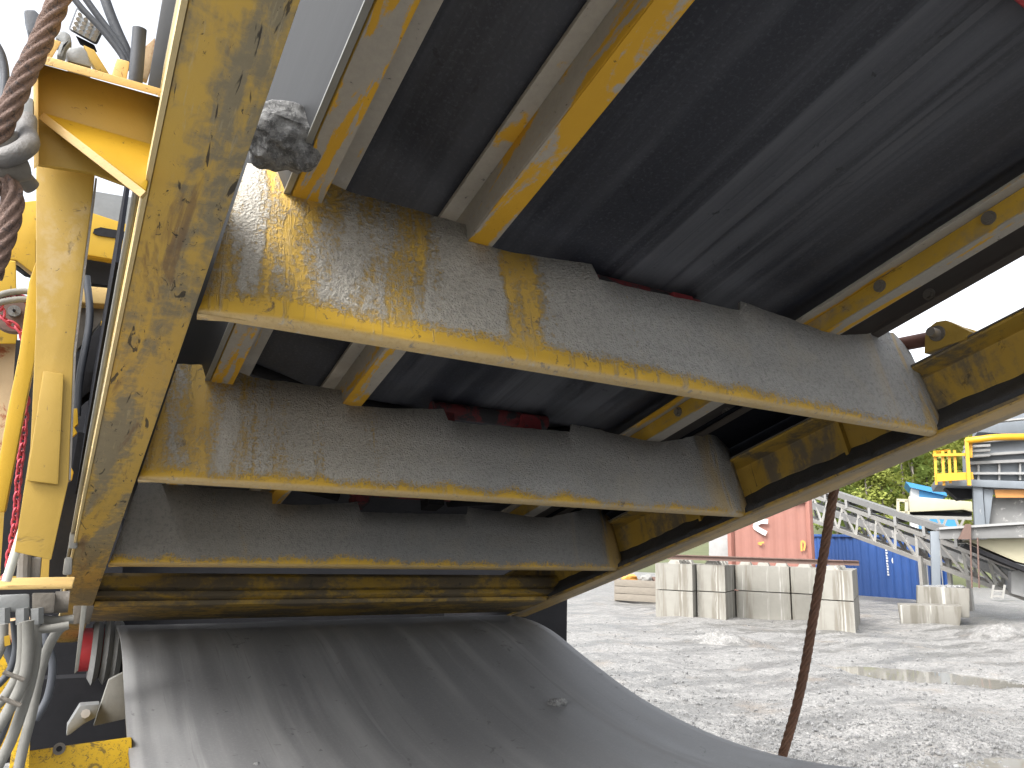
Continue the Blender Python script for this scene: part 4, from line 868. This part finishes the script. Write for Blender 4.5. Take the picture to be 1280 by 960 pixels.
pp = thing('steel_pipe', 'short dark open-ended pipe standing on the yellow bracket', 'pipe', PY(170, 104, 0.98))
part('tube_wall', tube([PY(169, 106, 1.0), PY(174.5, 36, 0.985)], 0.0085, 18), 'black_hose', pp, smooth=0.8); part('bore', tube([PY(174.5, 36, 0.985), PY(174.6, 34.5, 0.984)], 0.0048, 14), 'rust', pp)
single('steel_plate', prism([PY(x, y, 1.03) for x, y in ((206, -20), (236, -20), (204, 117), (184, 110))], (0, 0.01, 0)), 'skirt', 'pale grey steel plate beside the left beam above the bracket', 'plate', bevel=0.001)
single('rusty_bar', prism([PY(x, y, 1.06) for x, y in ((176, 62), (194, 46), (194, 66), (184, 100), (176, 96))], (0, 0.012, 0)), 'rust', 'tan rusty bar end between the pipe and the grey plate', 'bar', bevel=0.002)
single('sensor_hood', prism([PY(x, y, 1.06) for x, y in ((29, 11), (44, 11), (56, 24), (52, 40), (44, 50), (34, 38), (34, 32))], (0, 0.03, 0)), 'black_hose', 'small dark hood behind the wire rope at top left', 'hood', bevel=0.004)
# wire ropes
def rope(name, label, pts, r, mat, pitch):
    pp_ = resample(spline(pts, 14), 0.004); return single(name, tube(pp_, r * 1.08, 48, None, 6, pitch, 0.36), mat, label, 'wire rope', smooth=0.9)
rope('wire_rope', 'thick weathered wire rope running up the left edge of the picture', [PY(x, y, 0.80) for x, y in ((90, -40), (72, 4), (50, 55), (28, 100), (6, 150), (-25, 210))], 0.0096, 'rope_l', 0.12)
rope('wire_rope', 'dark wire rope loop below the shackle at the left edge', [PY(x, y, 0.80) for x, y in ((-14, 238), (4, 228), (15, 242), (14, 266), (4, 300), (-14, 350))], 0.0092, 'rope_l', 0.11)
skl = thing('shackle', 'grey steel shackle joining the two wire ropes at the left edge', 'shackle', PY(10, 235, 0.80))
part('bow', tube(spline([PY(x, y, Y) for x, y, Y in ((34, 150, .86), (31, 172, .83), (14, 178, .81), (-8, 190, .80), (-20, 205, .80))], 8), 0.0092, 16), 'shackle', skl, smooth=1.0)
part('bow', tube(spline([PY(x, y, Y) for x, y, Y in ((-12, 200, .80), (6, 197, .785), (24, 190, .785), (36, 180, .80), (34, 168, .82))], 8), 0.0092, 16), 'shackle', skl, smooth=1.0)
part('pin', tube([PY(-12, 214, .80), PY(28, 208, .81)], 0.014, 16), 'dirty_steel', skl, smooth=0.8)
part('pin_head', tube([PY(10, 206, .82), PY(40, 234, .84)], lambda i: (0.011, 0.008)[i], 14), 'dirty_steel', skl, smooth=0.8)
part('eye_plate', pxY([(22, 118), (42, 122), (42, 160), (26, 150)], 0.9, 0.02), 'grey_steel', skl, 0.003)
rr0 = onK(1042, 612, 0, 3.36)
xr = 2.30
def PX(x, y, X): r = ray(x, y); return CAM + r * (X / r.x)
rope('wire_rope', 'rusty wire rope hanging beneath the right beam down behind the slack belt', [PX(x, y, xr) for x, y in ((1052, 560), (1047, 590), (1041, 622), (1030, 690), (1017, 770), (1001, 860), (980, 938), (955, 1010), (935, 1060))], 0.0152, 'rope', 0.19)
single('black_cable', tube(spline([PY(x, y, 0.82) for x, y in ((-8, 50), (2, 70), (6, 95), (3, 125), (-10, 150))], 8), 0.004, 10), 'black_hose', 'thin black cable loop at the upper left edge', 'cable', smooth=1.0)
# conduit along the left beam
cd = thing('cable_conduit', 'thin grey conduit clipped along the outer side of the left beam', 'conduit', K(0.03, 4.3, 1.02))
part('pipe', tube([K(0.036, 1.25, 1.055), K(0.036, 4.6, 1.03)], 0.0042, 12), 'conduit', cd, smooth=1.0)
part('pipe', tube([K(0.040, 1.3, 1.10), K(0.040, 4.2, 1.06)], 0.004, 12), 'dirty_steel', cd, smooth=1.0)
for px, py in ((94, 676), (87, 709)): part('pipe_clamp', pxY([(px - 6, py - 12), (px + 4, py - 12), (px + 3, py + 10), (px - 9, py + 10)], 2.35, 0.04), 'hose', cd, 0.006)
for k, (pts, Y, r, mt, lab) in enumerate(([[(108, 345), (112, 400), (100, 470), (96, 520)], 2.4, 0.010, 'black_hose', 'black cable hanging in the gap behind the yellow upright'],
        [[(-8, 372), (10, 366), (30, 364), (40, 366)], 1.28, 0.005, 'hose', 'upper grey hose lying above the small pulley'],
        [[(-8, 380), (10, 376), (28, 374), (40, 375)], 1.28, 0.005, 'hose', 'lower grey hose lying just above the small pulley'],
        [[(2, 640), (8, 600), (16, 560), (22, 500)], 1.34, 0.004, 'conduit', 'thin grey cable beside the red chain'])):
    single('control_cable', tube(spline([PY(x, y, Y) for x, y in pts], 8), r, 10), mt, lab, 'cable', smooth=1.2)
# lever at lower end of left beam
single('slotted_bar', hexa(NBm(), [PY(x, y, Y) for Y in (2.7, 2.73) for x, y in ((93, 842), (98, 838), (109, 757), (102, 757))]), 'conduit', 'thin grey lever bar at the foot of the left beam', 'bar', bevel=0.002)
single('beam_end_plate', hexa(NBm(), [PY(x, y, Y) for Y in (2.74, 2.76) for x, y in ((90, 780), (112, 780), (118, 757), (92, 757))]), 'dirty_steel', 'dirty end plate across the foot of the left beam', 'plate', bevel=0.002)
# machine wall behind the bracket
mb = thing('crushing_machine', 'yellow machine superstructure seen behind the bracket on the left', 'machine', PY(60, 700, 3.0))
part('upper_plate', pxY([(-60, 262), (44, 250), (105, 262), (175, 285), (175, 330), (105, 318), (45, 300), (45, 345), (20, 325), (-60, 322)], 2.6, 0.05), 'yellow', mb, 0.006)
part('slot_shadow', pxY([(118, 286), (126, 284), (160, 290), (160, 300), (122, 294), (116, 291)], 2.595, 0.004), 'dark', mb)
part('cab_window', pxY([(112, 238), (172, 248), (172, 284), (105, 266)], 2.7, 0.04), 'grey_steel', mb)
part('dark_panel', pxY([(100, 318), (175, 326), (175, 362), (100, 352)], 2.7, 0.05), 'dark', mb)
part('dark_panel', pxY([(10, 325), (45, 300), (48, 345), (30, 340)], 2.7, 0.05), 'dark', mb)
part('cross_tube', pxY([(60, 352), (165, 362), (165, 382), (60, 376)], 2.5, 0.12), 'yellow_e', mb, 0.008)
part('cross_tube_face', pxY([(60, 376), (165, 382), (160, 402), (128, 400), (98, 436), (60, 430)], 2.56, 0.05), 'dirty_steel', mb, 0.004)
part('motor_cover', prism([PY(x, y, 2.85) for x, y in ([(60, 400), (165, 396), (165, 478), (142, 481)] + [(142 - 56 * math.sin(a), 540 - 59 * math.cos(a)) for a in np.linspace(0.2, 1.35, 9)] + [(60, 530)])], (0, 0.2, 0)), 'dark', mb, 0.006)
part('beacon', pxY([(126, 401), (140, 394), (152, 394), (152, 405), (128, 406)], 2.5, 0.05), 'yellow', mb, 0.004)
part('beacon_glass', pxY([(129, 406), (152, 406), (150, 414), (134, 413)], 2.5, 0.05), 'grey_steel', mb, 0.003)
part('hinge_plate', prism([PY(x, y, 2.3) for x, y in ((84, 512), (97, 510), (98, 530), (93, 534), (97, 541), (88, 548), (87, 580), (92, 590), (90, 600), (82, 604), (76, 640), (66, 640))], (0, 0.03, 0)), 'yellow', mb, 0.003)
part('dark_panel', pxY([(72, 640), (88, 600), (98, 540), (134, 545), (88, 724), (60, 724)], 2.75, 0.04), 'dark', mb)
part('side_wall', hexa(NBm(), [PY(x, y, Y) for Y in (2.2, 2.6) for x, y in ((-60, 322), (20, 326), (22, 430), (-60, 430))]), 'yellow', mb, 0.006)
part('dark_panel', pxY([(20, 425), (62, 425), (60, 600), (50, 720), (0, 720)], 1.9, 0.05), 'dark', mb)  # dark sheet added to hide the sky in the gap beside the upright
part('rusty_wall', pxY([(-60, 428), (24, 428), (14, 560), (-60, 700)], 2.25, 0.05), 'rust', mb)
part('inner_wall', pxY([(-60, 560), (70, 540), (60, 735), (-60, 735)], 2.5, 0.05), 'yellow_b', mb)
part('foot_bracket', pxY([(22, 700), (52, 696), (50, 724), (20, 724)], 1.5, 0.02), 'dirty_steel', mb, 0.003)
part('foot_bolt', tube([PY(31, 690, 1.5), PY(30, 724, 1.5)], 0.010, 10), 'dirty_steel', mb)
single('diagonal_bar', prism([PY(x, y, 1.25) for x, y in ((36, 352), (45, 326), (47, 432), (33, 500), (6, 640), (-12, 640), (8, 520), (24, 440))], (0, 0.03, 0)), 'yellow', 'long yellow bar slanting down past the red chain', 'bar', bevel=0.003)
# pulley and red chain
pu = thing('chain_pulley', 'small rusty round pulley with a pale hub at the left edge', 'pulley', PY(18, 408, 1.3))
c0 = PY(18, 390, 1.31)
part('disc', tube([c0, c0 + Vector((0, 0.02, 0))], 0.030, 28), 'rust_rail', pu, smooth=0.6); part('hub', tube([c0 + Vector((0, -0.008, 0)), c0], 0.0085, 18), 'grey_steel', pu, smooth=0.6); part('axle', tube([c0 + Vector((0, -0.011, 0)), c0 + Vector((0, -0.008, 0))], 0.002, 10), 'dark', pu)
chn = thing('red_chain', 'red painted chain running over the small pulley and down the left edge', 'chain', PY(8, 724, 1.33))
path = resample(spline([PY(x, y, Y) for x, y, Y in ((36, 384, 1.29), (30, 372, 1.29), (14, 370, 1.29), (3, 380, 1.285), (2, 396, 1.285), (12, 404, 1.285), (24, 412, 1.285), (32, 432, 1.285), (33, 480, 1.29), (30, 540, 1.30), (24, 590, 1.31), (20, 640, 1.32), (13, 690, 1.33), (4, 735, 1.33))], 10), 0.0118)
bm = NBm(); lk = []
for k in range(16):
    a = 2 * math.pi * k / 16; lk.append(Vector((0.0042 * math.cos(a), 0, 0.0085 * math.sin(a) ** 1 if abs(math.sin(a)) < 2 else 0)))
rings = []
for k in range(16):
    p = lk[k]; tg = (lk[(k + 1) % 16] - lk[k - 1]).normalized(); nn_ = Vector((0, 1, 0)); bb_ = tg.cross(nn_)
    rings.append([bm.verts.new(p + (nn_ * math.cos(q) + bb_ * math.sin(q)) * 0.0018) for q in (i * 2 * math.pi / 6 for i in range(6))])
for k in range(16):
    for i in range(6): bm.faces.new((rings[k][i], rings[k][(i + 1) % 6], rings[(k + 1) % 16][(i + 1) % 6], rings[(k + 1) % 16][i]))
link_me = to_mesh('link', bm, 'chain', 2.0)
for k, (a, b_) in enumerate(zip(path, path[1:])):
    d = (b_ - a).normalized(); q = d.to_track_quat('Z', 'Y').to_matrix().to_4x4(); o = bpy.data.objects.new('link', link_me)
    o.matrix_local = WM[chn].inverted() @ Matrix.Translation((a + b_) / 2) @ q @ Matrix.Rotation(math.pi / 2 * (k % 2) + 0.5, 4, 'Z'); _finish(o, chn)
single('white_rod', tube([PY(47, 604, 1.1), PY(8, 726, 1.12)], 0.0052, 14), 'white_rod', 'straight off-white rod leaning down to the yellow shelf', 'rod', smooth=1.0)
# shelf with valve block and hoses
sf = thing('shelf_plate', 'yellow steel shelf plate meeting the left beam near its foot', 'shelf', PY(40, 741, 1.3))
part('plate', hexa(NBm(), [PY(-40, 738, 1.12), PY(91, 736, 1.12), PY(94, 725, 1.45), PY(-40, 727, 1.45), PY(-40, 733, 1.12), PY(91, 731, 1.12), PY(94, 721, 1.45), PY(-40, 723, 1.45)]), 'yellow_e', sf, 0.002)
vb = thing('valve_block', 'grimy hydraulic valve block under the yellow shelf', 'valve block', PY(60, 770, 1.5))
part('body', hexa(NBm(), [PY(x, y, Y) for Y in (1.5, 1.58) for x, y in ((40, 768), (68, 766), (70, 741), (40, 741))]), 'dirty_steel', vb, 0.004)
part('body', hexa(NBm(), [PY(x, y, Y) for Y in (1.5, 1.58) for x, y in ((-8, 764), (38, 766), (38, 742), (-8, 744))]), 'grey_steel', vb, 0.006)
part('solenoid', tube([PY(68, 753, 1.53), PY(86, 752, 1.53)], 0.018, 16), 'dirty_steel', vb, smooth=0.8)
for px in (4, 28, 46): part('fitting', tube([PY(px, 760, 1.5), PY(px, 780, 1.5)], 0.010, 6), 'grey_steel', vb)
part('tag_plate', pxY([(5, 796), (12, 794), (13, 806), (6, 808)], 1.48, 0.003), 'yellow', vb)
part('mount', pxY([(-10, 778), (38, 774), (36, 812), (-10, 816)], 1.7, 0.05), 'rust', vb)
hz = [([(28, 778), (28, 810), (24, 838), (8, 868), (-14, 892)], 1.48, 0.0075, 'dusty grey hose, first of the bundle from the left edge'),
      ([(35, 776), (35, 812), (30, 848), (12, 886), (-16, 930)], 1.47, 0.0085, 'dusty grey hose in the middle of the bundle at the left edge'),
      ([(43, 780), (45, 806), (38, 852), (16, 920), (-4, 960)], 1.50, 0.0085, 'dusty grey hose on the right of the bundle at the left edge'),
      ([(4, 780), (3, 800), (-4, 820), (-20, 840)], 1.49, 0.0075, 'short dusty hose end at the extreme left edge'),
      ([(82, 780), (70, 792), (58, 815), (48, 850), (40, 890), (30, 930), (18, 985)], 1.60, 0.0085, 'single grey hose curving down alone over the yellow chassis'),
      ([(46, 776), (50, 774), (66, 776), (92, 774)], 1.52, 0.0075, 'short grey hose running from the valve block to the beam foot'),
      ([(40, 786), (60, 786), (86, 782)], 1.50, 0.0070, 'lower short grey hose from the bundle to the beam foot')]
for pts, Y, r, lab in hz: single('hydraulic_hose', tube(spline([PY(x, y, Y) for x, y in pts], 10), r, 14), 'hose', lab, 'hose', 'dusty hoses at the lower left', smooth=1.2)
for k, (pts, Y, r, lab) in enumerate(([[(60, 770), (58, 800), (66, 830), (60, 870), (44, 900)], 1.9, 0.008, 'dark hose behind the valve block dropping to the chassis'], [[(-6, 770), (10, 812), (20, 850), (6, 905), (-12, 945)], 1.6, 0.008, 'dark hose behind the grey bundle at the left edge'], [[(18, 776), (20, 812), (10, 842), (-14, 866)], 1.52, 0.006, 'thin dark hose inside the grey bundle'])):
    single('hydraulic_hose', tube(spline([PY(x, y, Y) for x, y in pts], 10), r, 12), 'black_hose', lab, 'hose', 'dark hoses at the lower left', smooth=1.2)
for k, (px, py) in enumerate(((12, 878), (16, 846))):
    single('hose_tie', tube([PY(px - 12, py - 6, 1.455), PY(px + 14, py + 4, 1.455)], 0.0035, 8), 'dirty_steel', ('lower tie strapped round the grey hose bundle', 'upper tie strapped round the grey hose bundle')[k], 'hose tie', 'hose ties')
# rock lodged between left beam and the first crossbeam
rp = onK(357, 171, 1, 1.39)
rk = lump((0, 0, 0), 0.064, 0.050, 0.058, 11, 5, 0.26, 1.0)
for v in rk.verts:
    v.co = v.co + Vector((0, 0, -0.010 * max(0, 1 - (v.co.x / 0.03) ** 2) * (1 if v.co.z < 0 else 0))) * -1
rk.transform(Matrix.Translation(rp))
single('rock', rk, 'rock', 'rough grey rock lodged on the first crossbeam beside the left beam', 'rock', smooth=0.5)
